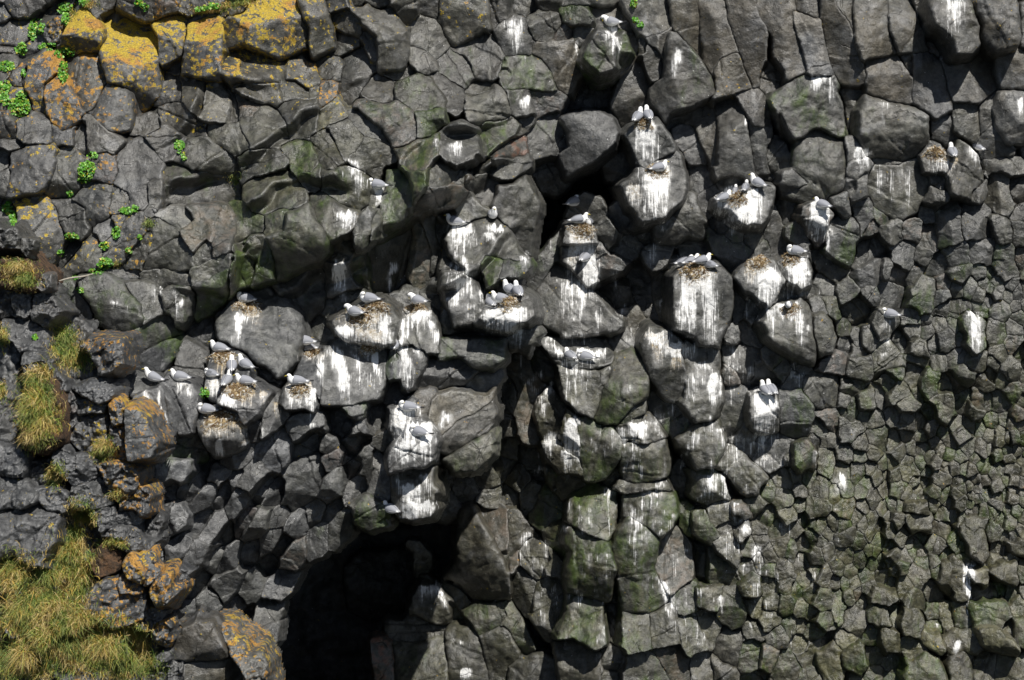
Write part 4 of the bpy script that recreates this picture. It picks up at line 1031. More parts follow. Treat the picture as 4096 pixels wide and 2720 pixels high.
    isup = sst(0, .06 * size, S[1:].min(0) - S[0])           # 1 on the ledge on top of the block
    if rough: isup = np.maximum(isup, .5)
    if (sd > 0).any(): front = front - (front[sd > 0].max() if rk['w'] > .18 else .5 * (front[sd > 0].max() + front[sd > 0].mean()))
    # tilt with the run of the cliff
    gx0 = (idw(GP[G], c[0] + 30, c[1]) - idw(GP[G], c[0] - 30, c[1])) / (60 * sc_)
    gy0 = -(idw(GP[G], c[0], c[1] + 30) - idw(GP[G], c[0], c[1] - 30)) / (60 * sc_)
    tilt = np.clip(gx0, -.35, .35) * X + np.clip(gy0, -.35, .35) * Y
    if 's' in o: tilt = tilt - o['s'] * X + .5 * o['s'] * Y    # faces turned down and to the right
    # weathering
    nz = size * {'b': .035, 'a': .018, 'c': .014, 'r': .05}[st] * fbm(X * 2.2 / size + ox, Y * 2.2 / size + oy, 12, 3)
    nz += {'b': .014, 'a': .012, 'c': .010, 'r': .065}[st] * fbm(X * 5 + ox, Y * 5 + oy, 21, 4, .6)
    d1, d2, wx, wy, hh = worley(X * 3.1 + ox + .25 * noise(X * 6, Y * 6, 2), Y * 3.1 + oy, 7)
    chip = (hh - .5) * wx + (np.modf(hh * 7.3)[0] - .5) * wy        # conchoidal chips: every cell a tilted scar
    nz += {'b': .03, 'a': .05, 'c': .030, 'r': .15}[st] * chip
    if size > .5:
        lines = int(rng.integers(0, 3 if st != 'c' else 2))
        for q in range(lines):
            an = rng.uniform(0, 3.14); of = rng.uniform(-.3, .3) * size
            dl = math.cos(an) * X + math.sin(an) * Y - of + .05 * size * noise(X * 2.5 / size + q * 9, Y * 2.5 / size + ox, 31) + .012 * noise(X * 8, Y * 8 + q, 32)
            nz += np.where(dl > 0, rng.uniform(-.025, .025), 0) - .03 * np.exp(-(dl / .011) ** 2)
    if G == 'L' and c[1] < 760:
        nz = nz + ledges(c[0] + X / sc_, c[1] - Y / sc_)
    Z = front - drop + tilt + nz + .16 * fbm((c[0] + X / sc_) / 170, (c[1] - Y / sc_) / 230, 66, 2)
    keep = sd > -ext
    cell = keep[:-1, :-1] & keep[1:, :-1] & keep[:-1, 1:] & keep[1:, 1:]
    idx = np.arange(nx * ny).reshape(ny, nx)
    q = np.stack([idx[:-1, :-1][cell], idx[:-1, 1:][cell], idx[1:, 1:][cell], idx[1:, :-1][cell]], 1)
    used = np.unique(q)
    remap = np.full(nx * ny, -1); remap[used] = np.arange(len(used))
    q = remap[q]
    x, y, z = X.ravel()[used], Y.ravel()[used], Z.ravel()[used]
    px = c[0] + x / sc_; py = c[1] - y / sc_
    # marks
    g, b = stains(px, py)
    base_g = float(idw(OLIVE, c[0], c[1])) * .36
    gr = np.clip((o.get('G', 0) / 9.0) * (.80 + .6 * noise(x * 1.5 + ox, y * 1.5, 41)) + base_g + .10 * noise(x * .8 + ox, y * .8, 42), 0, 1)
    up = isup.ravel()[used]
    Lv = o.get('L', 0)
    if not Lv and c[0] < 820 and c[1] < 290: Lv = rng.choice((.4, 1.0, 2.0, 3.2))
    elif not Lv and c[0] < 430 and c[1] < 700 and G == 'L': Lv = rng.choice((0, 0, .5, 1.2))
    elif not Lv and o.get('F') and not o.get('S'): Lv = rng.choice((0, .4, .9))
    li = Lv / 9.0
    li = .72 * li ** .6 * (.55 + .40 * up)
    marks = np.stack([g, gr * (1 - .6 * g), np.clip(li, 0, 1) * np.ones_like(x), np.clip(b + (.0), 0, 1)], 1)
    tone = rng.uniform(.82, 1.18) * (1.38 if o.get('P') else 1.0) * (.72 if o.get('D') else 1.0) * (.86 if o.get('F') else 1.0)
    br = np.clip(float(idw(BROWN, c[0], c[1])) + (.45 if o.get('B') else 0) + rng.uniform(-.15, .15), 0, 1)
    ol = np.clip(float(idw(OLIVE, c[0], c[1])) + rng.uniform(-.15, .15), 0, 1)
    hue = .5 if o.get('O') else (1.0 if o.get('K') else (.74 if rng.random() < .05 else 0))
    tint = np.stack([br * np.ones_like(x), ol * np.ones_like(x), tone * np.ones_like(x), hue * np.ones_like(x)], 1)
    # world position: a metric block standing in the cliff's own axes
    org = at(c[0], c[1], W0)
    co = x[:, None] * RT + y[:, None] * UP - z[:, None] * FW
    # raster of the relief
    wz = W0 + z
    pw = co + org - CAM
    dd = pw @ FW
    rx = pw @ RT / dd * FPX + IW / 2; ry = IH / 2 - pw @ UP / dd * FPX
    ix = ((rx + MG) / CELL).astype(int); iy = ((ry + MG) / CELL).astype(int)
    ok = (ix >= 0) & (ix < HX) & (iy >= 0) & (iy < HY)
    ix, iy, wv = ix[ok], iy[ok], (DIST - dd)[ok]
    np.maximum.at(HMAP, (iy, ix), wv)
    return dict(org=org, co=co, q=q, marks=marks, tint=tint, soil=bool(o.get('S')))


def mesh_from(name, co, quads, attrs=None, smooth=True, mats=(), mat_idx=None):
    me = bpy.data.meshes.new(name)
    n = len(co); k = quads.shape[1]; m = len(quads)
    me.vertices.add(n); me.vertices.foreach_set('co', np.ascontiguousarray(co, np.float32).ravel())
    me.loops.add(m * k); me.loops.foreach_set('vertex_index', np.ascontiguousarray(quads, np.int32).ravel())
    me.polygons.add(m)
    me.polygons.foreach_set('loop_start', np.arange(0, m * k, k, dtype=np.int32))
    me.polygons.foreach_set('loop_total', np.full(m, k, np.int32))
    if smooth: me.polygons.foreach_set('use_smooth', np.ones(m, bool))
    for mt in mats: me.materials.append(mt)
    if mat_idx is not None: me.polygons.foreach_set('material_index', np.asarray(mat_idx, np.int32))
    for nm, arr in (attrs or {}).items():
        at_ = me.attributes.new(nm, 'FLOAT_COLOR', 'POINT')
        at_.data.foreach_set('color', np.ascontiguousarray(arr, np.float32).ravel())
    me.update(calc_edges=True)
    return me


def link(name, me, parent=None, loc=None):
    o = bpy.data.objects.new(name, me)
    COL.objects.link(o)
    if loc is not None: o.location = loc
    if parent is not None: o.parent = parent
    return o


rocks = parse()
for r_ in rocks:
    c_ = r_['P'].mean(0)
    r_['g'] = group_of(c_[0], c_[1], r_['o'])

# ---- the gaps between the traced blocks: joints filled by jittered cells, each bounded by its neighbours
STEP = 6.0
gw, gh = int((IW + 2 * MGC) / STEP), int((IH + 2 * MGC) / STEP)
gx_, gy_ = np.meshgrid(np.arange(gw) * STEP - MGC, np.arange(gh) * STEP - MGC)
owner = np.full(gx_.shape, -1)
for i, r_ in enumerate(rocks):
    x0, y0 = r_['P'].min(0); x1, y1 = r_['P'].max(0)
    m_ = (gx_ >= x0) & (gx_ <= x1) & (gy_ >= y0) & (gy_ <= y1)
    if m_.any():
        ii = np.where(m_)
        s_ = inside(r_['P'], gx_[ii], gy_[ii])
        owner[ii[0][s_], ii[1][s_]] = i
hole = np.zeros(gx_.shape)
for flat, dep in HOLES:
    P_ = np.array(flat, float).reshape(-1, 2)
    hole = np.where(inside(P_, gx_, gy_), dep, hole)
# distance of free cells to the nearest traced block
from_occ = np.where(owner >= 0, 0, 99).astype(float)
for _ in range(14):
    p_ = np.pad(from_occ, 1, mode='edge')
    nb = np.minimum.reduce([p_[:-2, 1:-1], p_[2:, 1:-1], p_[1:-1, :-2], p_[1:-1, 2:]]) + 1
    nb2 = np.minimum.reduce([p_[:-2, :-2], p_[2:, 2:], p_[:-2, 2:], p_[2:, :-2]]) + 1.41
    from_occ = np.minimum(from_occ, np.minimum(nb, nb2))


def cell_size(x, y):
    if x > 1600 and y > 520:                       # the field of thin columns
        s = 30 - 12 * math.exp(-((x - 2300) / 190) ** 2 - ((y - 1130) / 170) ** 2) - 9 * math.exp(-((x - 2080) / 70) ** 2 - ((y - 1260) / 80) ** 2)
        return (s + 14 * sst(1380, 1540, y) + 6 * (1 - sst(1700, 1950, x))) * (1 + .5 * float(noise(np.array(x / 55.), np.array(y / 70.), 57)))
    if 330 < x < 900 and y > 1030: return 47
    if x < 450 and y > 560: return 66
    return 46


def metric(x, y):
    """slabs of the overhang lean; the thin columns stand"""
    if 330 < x < 900 and y > 1000 and not (x < 420 and y < 1100): return (.55, -.83, 1.9)
    if x > 1600 and y > 520: return (0.0, 1.0, 1.25)
    return (0.0, 1.0, 1.1)


def warp_d(dx, dy, m):
    a = dx * m[0] + dy * m[1]; b = -dx * m[1] + dy * m[0]
    q = math.sqrt(m[2])
    return a / q, b * q


seeds = []
rnd = random.Random(5)
buckets = {}
for _ in range(42000):
    x = rnd.uniform(-220, IW + 220); y = rnd.uniform(-220, IH + 220)
    j, i = int((x + MGC) / STEP), int((y + MGC) / STEP)
    s = cell_size(x, y)
    if owner[i, j] >= 0 or hole[i, j] < 0 or from_occ[i, j] * STEP < s * .42: continue
    bx, by = int(x // 60), int(y // 60)
    bad = False
    for a_ in (-1, 0, 1):
        for b_ in (-1, 0, 1):
            for (sx, sy, ss) in buckets.get((bx + a_, by + b_), ()):
                if math.hypot(*warp_d(sx - x, sy - y, metric(x, y))) < (s + ss) * .42: bad = True; break
            if bad: break
        if bad: break
    if bad: continue
    buckets.setdefault((bx, by), []).append((x, y, s)); seeds.append((x, y, s))


def clip(poly, nx_, ny_, d):
    out = []
    for i in range(len(poly)):
        a = poly[i]; b = poly[(i + 1) % len(poly)]
        fa = a[0] * nx_ + a[1] * ny_ - d; fb = b[0] * nx_ + b[1] * ny_ - d
        if fa <= 0: out.append(a)
        if (fa < 0 < fb) or (fb < 0 < fa):
            t = fa / (fa - fb); out.append((a[0] + t * (b[0] - a[0]), a[1] + t * (b[1] - a[1])))
    return out


for (x, y, s) in seeds:
    fld = x > 1600 and y > 520
    rub = 330 < x < 900 and y > 1000 and not (x < 420 and y < 1100)
    R_ = s * .86
    ang = rnd.uniform(0, 1)
    mt_ = metric(x, y); q_ = math.sqrt(mt_[2])
    poly = []
    for k_ in range(8):
        t = ang + k_ * 6.2832 / 8
        a_, b_ = R_ * q_ * math.cos(t), R_ / q_ * math.sin(t)
        poly.append((x + a_ * mt_[0] - b_ * mt_[1], y + a_ * mt_[1] + b_ * mt_[0]))
    bx, by = int(x // 60), int(y // 60)
    for a_ in (-2, -1, 0, 1, 2):
        for b_ in (-2, -1, 0, 1, 2):
            for (sx, sy, ss) in buckets.get((bx + a_, by + b_), ()):
                if sx == x and sy == y: continue
                nx_, ny_ = sx - x, sy - y
                if math.hypot(nx_, ny_) > 110: continue
                a1_, b1_ = warp_d(nx_, ny_, mt_); q2 = mt_[2]
                # gradient of the stretched distance, brought back to the picture's axes
                ga, gb = a1_ / q_, b1_ * q_
                vx, vy = ga * mt_[0] - gb * mt_[1], ga * mt_[1] + gb * mt_[0]
                L_ = math.hypot(vx, vy)
                dd_ = (a1_ * a1_ + b1_ * b1_) * s / (s + ss) * 1.04
                poly = clip(poly, vx / L_, vy / L_, (vx * x + vy * y + dd_) / L_)
                if len(poly) < 3: break
            if len(poly) < 3: break
        if len(poly) < 3: break
    if len(poly) < 3: continue
    P_ = np.array(poly)
    if area(P_) < 60: continue
    c_ = P_.mean(0)
    F_ = (c_[0] < 420 and c_[1] > 600 and c_[0] < 330 + (c_[1] - 900) * .2) or (c_[0] < 425 and c_[1] > 1440)
    F_ = F_ and not (c_[0] > 440 and c_[1] < 1440)
    o_ = {'F': 1, 'L': rnd.choice((0, .3, .6)), 'O': 1} if F_ else {}
    st_ = 'r' if F_ else ('a' if (fld or rub) else rnd.choice('ab'))
    if fld: st_ = rnd.choice('abb')
    if fld: o_['G'] = rnd.choice((0, 2, 4, 5)); w_ = .08 + .10 * float(noise(np.array(c_[0] / 70.), np.array(c_[1] / 90.), 55)) + .17 * float(noise(np.array((c_[0] + 14 * math.sin(c_[1] / 90)) / 46.), np.array(c_[1] / 420.), 58)) + rnd.uniform(-.05, .08)
    elif rub: w_ = rnd.uniform(-.15, .38); o_['G'] = rnd.choice((0, 0, 2, 3))
    else: w_ = rnd.uniform(-.22, 0.0)
    if not fld and rnd.random() < .3: o_['D'] = 1
    if fld and rnd.random() < .15: o_['P'] = 1
    rocks.append(dict(style=st_, w=w_, o=o_, P=P_, g=group_of(c_[0], c_[1], o_), fill=True, soft=.62 if fld else 1.0))

for i, r_ in enumerate(rocks):
    r_['i'] = i; claim(i, r_)
built = []
for i, r_ in enumerate(rocks):
    b_ = build_rock(r_, 1000 + i)
    if len(b_['q']) < 4: continue
    b_['rk'] = r_
    built.append(b_)

# ---- the solid ground of the cliff behind the blocks, with the cave and the fissure let into it
level = np.full(gx_.shape, np.nan); gown = np.full(gx_.shape, 0)
GI = {'L': 0, 'R': 1, 'F': 2}
for r_ in rocks:
    x0, y0 = r_['P'].min(0) - 6; x1, y1 = r_['P'].max(0) + 6
    m_ = (gx_ >= x0) & (gx_ <= x1) & (gy_ >= y0) & (gy_ <= y1)
    ii = np.where(m_)
    if not len(ii[0]): continue
    s_ = inside(r_['P'], gx_[ii], gy_[ii])
    c_ = r_['P'].mean(0)
    lv = float(idw(GP[r_['g']], c_[0], c_[1])) + min(r_['w'], 0.0) - .20 - .12 * r_['size']
    a0, a1 = ii[0][s_], ii[1][s_]
    level[a0, a1] = np.fmin(level[a0, a1], lv) if not r_.get('fill') else np.fmin(level[a0, a1], lv)
    gown[a0, a1] = GI[r_['g']]
for _ in range(90):                                # grow into what is left
    nanm = np.isnan(level)
    if not nanm.any(): break
    p_ = np.pad(level, 1, mode='edge'); gp = np.pad(gown, 1, mode='edge')
    for dy, dx in ((0, 1), (2, 1), (1, 0), (1, 2)):
        sub = p_[dy:dy + level.shape[0], dx:dx + level.shape[1]]
        gs = gp[dy:dy + level.shape[0], dx:dx + level.shape[1]]
        pick = np.isnan(level) & ~np.isnan(sub)
        level[pick] = sub[pick] - .02; gown[pick] = gs[pick]
level = np.where(np.isnan(level), -1.0, level)
level = np.where((hole < 0) | (hole > 1), np.minimum(level, np.where(hole != 0, hole, 99)), level)
for _ in range(2):
    p_ = np.pad(level, 1, mode='edge')
    level = .5 * level + .125 * (p_[:-2, 1:-1] + p_[2:, 1:-1] + p_[1:-1, :-2] + p_[1:-1, 2:])
level = level + .10 * fbm(gx_ / 60, gy_ / 60, 77, 3)
cv = at(gx_.ravel(), gy_.ravel(), level.ravel())
cid = np.arange(gw * gh).reshape(gh, gw)
cq = np.stack([cid[1:, :-1], cid[1:, 1:], cid[:-1, 1:], cid[:-1, :-1]], -1).reshape(-1, 4)
cg = gown[:-1, :-1].ravel()
jx = ((gx_.ravel() + MG) / CELL).astype(int); jy = ((gy_.ravel() + MG) / CELL).astype(int)
core_attr = {'marks': np.tile([0, .25, 0, 0.], (gw * gh, 1)), 'tint': np.tile([.4, .2, .75, 0.], (gw * gh, 1))}
STRUCT = {}
for key, nm in (('L', 'rock_ledge'), ('R', 'cliff'), ('F', 'headland')):
    sel = cq[cg == GI[key]]
    us = np.unique(sel); rm = np.full(gw * gh, -1); rm[us] = np.arange(len(us))
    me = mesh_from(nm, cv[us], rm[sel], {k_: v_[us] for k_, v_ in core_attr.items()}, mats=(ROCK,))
    o_ = link(nm, me)
    o_['kind'] = 'structure'
    STRUCT[key] = o_
# relief raster: fill the gaps between samples
for _ in range(2):
    p_ = np.pad(HMAP, 1, constant_values=-50.0)
    mx = np.maximum.reduce([p_[dy:dy + HY, dx:dx + HX] for dy in range(3) for dx in range(3)])
    HMAP = np.where(HMAP < -40, mx, HMAP)


def relief(px, py):
    ix = np.clip(((np.asarray(px, float) + MG) / CELL).astype(int), 0, HX - 1); iy = np.clip(((np.asarray(py, float) + MG) / CELL).astype(int), 0, HY - 1)
    h = HMAP[iy, ix]
    jx = np.clip(((np.asarray(px, float) + MGC) / STEP).astype(int), 0, gw - 1); jy = np.clip(((np.asarray(py, float) + MGC) / STEP).astype(int), 0, gh - 1)
    return np.maximum(h, level[jy, jx])


LIMIT = 298
for key in 'LRF':
    mine = [b_ for b_ in built if b_['rk']['g'] == key]
    def seen_(b_):
        p_ = b_['rk']['P']
        return p_[:, 0].max() > 2 and p_[:, 0].min() < IW - 2 and p_[:, 1].max() > 2 and p_[:, 1].min() < IH - 2
    mine.sort(key=lambda b_: -b_['rk']['size'] + (0 if seen_(b_) else 1e3))
    nvis = min(LIMIT, sum(1 for b_ in mine if seen_(b_)))
    for b_ in mine[:nvis]:
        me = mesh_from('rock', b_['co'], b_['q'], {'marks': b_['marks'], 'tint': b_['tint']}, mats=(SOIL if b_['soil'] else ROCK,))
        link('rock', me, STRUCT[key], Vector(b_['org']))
    rest = mine[nvis:]
    if rest:
        off = np.cumsum([0] + [len(b_['co']) for b_ in rest])
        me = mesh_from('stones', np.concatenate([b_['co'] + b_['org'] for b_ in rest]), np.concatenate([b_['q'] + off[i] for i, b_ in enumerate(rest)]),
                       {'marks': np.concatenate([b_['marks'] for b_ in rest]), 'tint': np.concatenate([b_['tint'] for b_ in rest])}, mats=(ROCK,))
        o_ = link('stones', me, STRUCT[key])
        o_['kind'] = 'stuff'
print('rocks', len(built), 'quads', sum(len(b_['q']) for b_ in built), {k_: sum(1 for b_ in built if b_['rk']['g'] == k_) for k_ in 'LRF'})
# ------------------------------------------------------------------ things on the cliff
def tag(o, label, cat, group=None):
    o['label'] = label; o['category'] = cat
    if group: o['group'] = group
    return o


def empty(name, loc):
    o = bpy.data.objects.new(name, None); COL.objects.link(o); o.location = loc; o.empty_display_size = .1
    return o


FEATHER = vcol_material("plumage", .75, grain=.12, scale=160)
HORN = vcol_material("bill_and_legs", .45, grain=.1)
FIBRE = vcol_material("dry_seaweed_and_grass", .9, grain=.5, scale=60)
LEAF = vcol_material("fleshy_leaf", .45, grain=.25, scale=30)
BLADE = vcol_material("grass_blade", .6, grain=.2, scale=30)
WOODM = vcol_material("bleached_wood", .8, grain=.6, scale=25)


def catmull(P, n):
    P = np.asarray(P, float); out = []
    Q = np.vstack([2 * P[0] - P[1], P, 2 * P[-1] - P[-2]])
    for i in range(1, len(Q) - 2):
        for j in range(n):
            t = j / n
            out.append(.5 * ((2 * Q[i]) + (Q[i + 1] - Q[i - 1]) * t + (2 * Q[i - 1] - 5 * Q[i] + 4 * Q[i + 1] - Q[i + 2]) * t * t + (3 * Q[i] - Q[i - 1] - 3 * Q[i + 1] + Q[i + 2]) * t ** 3))
    out.append(P[-1])
    return np.array(out)


def loft(K, n=4, seg=16):
    """K rows: x, y, z, half width, half height along a spine"""
    K = catmull(K, n)
    ctr = K[:, :3]; T = np.gradient(ctr, axis=0); T /= np.linalg.norm(T, axis=1, keepdims=True)
    side = np.cross(np.array([0, 0, 1.0]), T); side /= np.maximum(np.linalg.norm(side, axis=1, keepdims=True), 1e-6)
    upv = np.cross(T, side)
    a = np.arange(seg) / seg * 2 * math.pi
    co = ctr[:, None] + side[:, None] * (np.cos(a)[None, :, None] * K[:, 3][:, None, None]) + upv[:, None] * (np.sin(a)[None, :, None] * K[:, 4][:, None, None])
    R = len(K)
    i = np.arange(R - 1)[:, None] * seg; j = np.arange(seg)[None]; j2 = (j + 1) % seg
    q = np.stack([i + j, i + j2, i + seg + j2, i + seg + j], -1).reshape(-1, 4)
    return co.reshape(-1, 3), q, K, side, upv


POSES = {   # spine of the body from the tail to the crown, then the bill
    'rest': ([(-.20,0,.052,.014,.006),(-.14,0,.055,.032,.018),(-.07,0,.060,.058,.048),(.0,0,.064,.070,.062),(.06,0,.068,.067,.064),(.10,0,.092,.050,.052),(.118,0,.122,.037,.038),(.130,0,.146,.033,.033),(.148,0,.150,.024,.024),(.160,0,.147,.010,.010)], (.158,0,.147), (.200,0,.140), 0),
    'tuck': ([(-.20,0,.055,.014,.006),(-.14,0,.057,.032,.018),(-.07,0,.062,.060,.050),(.0,0,.066,.073,.065),(.06,0,.070,.070,.067),(.10,0,.092,.054,.054),(.108,.008,.118,.040,.038),(.100,.018,.138,.034,.031),(.080,.028,.142,.026,.024),(.066,.032,.138,.010,.010)], (.068,.032,.138), (.032,.040,.126), 0),
    'preen': ([(-.20,0,.075,.014,.006),(-.14,0,.073,.032,.018),(-.07,0,.070,.058,.048),(.0,0,.072,.070,.064),(.055,0,.085,.066,.064),(.095,0,.118,.048,.050),(.122,.004,.146,.037,.037),(.145,.012,.148,.033,.033),(.158,.020,.132,.026,.026),(.158,.024,.118,.010,.010)], (.158,.024,.120), (.146,.030,.080), 0),
    'stand': ([(-.20,0,.085,.014,.006),(-.14,0,.092,.032,.018),(-.07,0,.105,.056,.048),(.0,0,.124,.068,.062),(.05,0,.148,.064,.062),(.085,0,.186,.045,.048),(.10,0,.220,.035,.036),(.112,0,.245,.033,.033),(.130,0,.250,.024,.024),(.144,0,.247,.010,.010)], (.142,0,.247), (.184,0,.241), 1),
    'alert': ([(-.19,0,.045,.014,.006),(-.13,0,.052,.032,.018),(-.065,0,.068,.058,.048),(.0,0,.086,.070,.062),(.05,0,.108,.064,.062),(.08,0,.146,.044,.048),(.09,0,.178,.035,.036),(.100,0,.202,.033,.033),(.118,0,.207,.024,.024),(.132,0,.204,.010,.010)], (.130,0,.204), (.172,0,.198), 1),
}
WHITE = np.array([.90, .90, .89, 1]); GREY = np.array([.27, .28, .31, 1]); BLACKF = np.array([.012, .012, .014, 1]); DKG = np.array([.12, .125, .14, 1])
PROTO = {}


def bird_parts(pose, young):
    K, b0, b1, legs = POSES[pose]
    K = [(*k_[:3], k_[3] * (1.06 if i_ < 6 else 1.14), k_[4] * (1.14 if i_ < 6 else 1.14)) if 1 < i_ < 9 else k_ for i_, k_ in enumerate(K)]
    co, q, KK, side, upv = loft(K)
    seg = 16
    col = np.tile(WHITE, (len(co), 1))
    ring = np.arange(len(co)) // seg
    if young:
        # dark collar, ear spot and tail band of a bird of the year
        n = len(KK)
        for i in range(len(co)):
            f = ring[i] / n
            if .55 < f < .63 and (i % seg) in range(1, 8): col[i] = DKG
            if f < .06: col[i] = BLACKF
            if .80 < f < .86 and (i % seg) in (0, 1, 7, 8): col[i] = DKG
    parts = [('body', mesh_from('kittiwake', co, q, {'col': col}, mats=(FEATHER,)))]
    # folded wings: two shells over the flanks, running out to the black tips past the tail
    for sgn in (1, -1):
        R = len(KK); r0, r1 = 0, int(R * .54)
        rows = []; cols = []
        nA = 9
        NS = 22
        for s_i in range(NS):
            s = s_i / (NS - 1)                    # 0 shoulder .. 1 tip
            x_f = r1 * (1 - s / .82) if s < .82 else 0
            i0 = int(min(max(x_f, 0), R - 2)); tt = x_f - i0
            P = KK[i0] * (1 - tt) + KK[i0 + 1] * tt if s < .82 else KK[0].copy()
            if s >= .82:
                d = (KK[0, :3] - KK[3, :3]); d /= np.linalg.norm(d)
                P[:3] = KK[0, :3] + d * (s - .82) * .30
            sd_, up_ = side[i0], upv[i0]
            env = min(1, (s + .06) * 5) * (1 if s < .5 else max(1 - ((s - .5) / .5) ** 1.8, 0.03))
            aw = max(P[3] * 1.10 + .004, .030 * env + .006); ah = max(P[4] * 1.10 + .004, .014)
            a0 = math.radians(44 - 48 * env); a1 = math.radians(44 + 43 * env)
            for j in range(nA):
                a = a0 + (a1 - a0) * j / (nA - 1)
                lift = .004 * math.sin(math.pi * j / (nA - 1))
                pt = P[:3] + sd_ * sgn * math.cos(a) * (aw + lift) + up_ * math.sin(a) * (ah + lift)
                rows.append(pt)
                if s > .80: c = BLACKF
                elif j == 0 and .35 < s < .8 or (.66 < s <= .76 and j < 6): c = WHITE * .95
                else: c = (GREY if not young else (DKG if (.15 < s < .4 and 2 < j < 6) else GREY * .9))
                cols.append(c)
        rows = np.array(rows); n0 = len(rows)
        under = rows - np.repeat(np.array([upv[min(int(r1 * (1 - k_ / (NS - 1))), R - 1)] for k_ in range(NS)]), nA, 0) * .006
        allv = np.vstack([rows, under]); cc = np.array(cols + cols)
        qs = []
        for i in range(NS - 1):
            for j in range(nA - 1):
                a = i * nA + j; f = [a, a + 1, a + nA + 1, a + nA]
                if sgn < 0: f = f[::-1]
                qs.append(f); qs.append([v + n0 for v in f[::-1]])
        rim = [j for j in range(nA)] + [i * nA + nA - 1 for i in range(1, NS)] + [(NS - 1) * nA + j for j in range(nA - 2, -1, -1)] + [i * nA for i in range(NS - 2, 0, -1)]
        for a, b in zip(rim, rim[1:] + rim[:1]):
            qs.append([a, b, b + n0, a + n0])
        parts.append(('wing', mesh_from('wing', allv, np.array(qs), {'col': cc}, mats=(FEATHER,))))
    b0 = np.array(b0); b1 = np.array(b1)
    mid = (b0 + b1) / 2 + np.array([0, 0, .003])
    bc, bq, *_ = loft([(*(b0 - (b1 - b0) * .15), .0085, .009), (*mid, .006, .0075), (*(b1 + np.array([0, 0, -.003])), .0015, .002)], 3, 8)
    bcol = np.array([.62, .50, .06, 1]) if not young else np.array([.02, .02, .02, 1])
    parts.append(('bill', mesh_from('bill', bc, bq, {'col': np.tile(bcol, (len(bc), 1))}, mats=(HORN,))))
    hd = np.array(K[-3][:3])
    for sgn in (1, -1):
        e = []
        ec, eq, *_ = loft([(hd[0] + .012, hd[1] + sgn * (K[-3][3] - .006) , hd[2] + .004, .0008, .0008), (hd[0] + .012, hd[1] + sgn * (K[-3][3] - .002), hd[2] + .004, .005, .005), (hd[0] + .012, hd[1] + sgn * (K[-3][3] + .0015), hd[2] + .004, .0008, .0008)], 2, 8)
        parts.append(('eye', mesh_from('eye', ec, eq, {'col': np.tile([.01, .01, .01, 1], (len(ec), 1))}, mats=(HORN,))))
    if legs:
        for sgn in (1, -1):
            x0 = .005
            zt = .085 if pose == 'stand' else .06
            lc, lq, *_ = loft([(x0 - .012, sgn * .026, zt, .010, .010), (x0 - .004, sgn * .027, zt * .5, .006, .006), (x0, sgn * .028, .006, .005, .005), (x0 + .02, sgn * .030, .003, .014, .003), (x0 + .042, sgn * .032, .002, .019, .002)], 3, 7)
            parts.append(('leg', mesh_from('leg', lc, lq, {'col': np.tile([.03, .025, .02, 1], (len(lc), 1))}, mats=(HORN,))))
    return parts


def kittiwake(px, py, yaw, pose, label, young=False, size=1.0, lift=0.0, pitch=0.0, W=None):
    key = (pose, young)
    if key not in PROTO: PROTO[key] = bird_parts(pose, young)
    ww = float(relief(px, py)) if W is None else W
    loc = at(px, py, ww) + np.array([0, -.03, lift - .012])
    parts = PROTO[key]
    b = link('kittiwake', parts[0][1], None, Vector(loc))
    b.rotation_euler = (0, math.radians(-pitch), math.radians(yaw))
    b.scale = (size,) * 3
    tag(b, label, 'seabird', 'kittiwakes resting and nesting on the cliff')
    for nm, me in parts[1:]:
        link(nm, me, b)
    return b


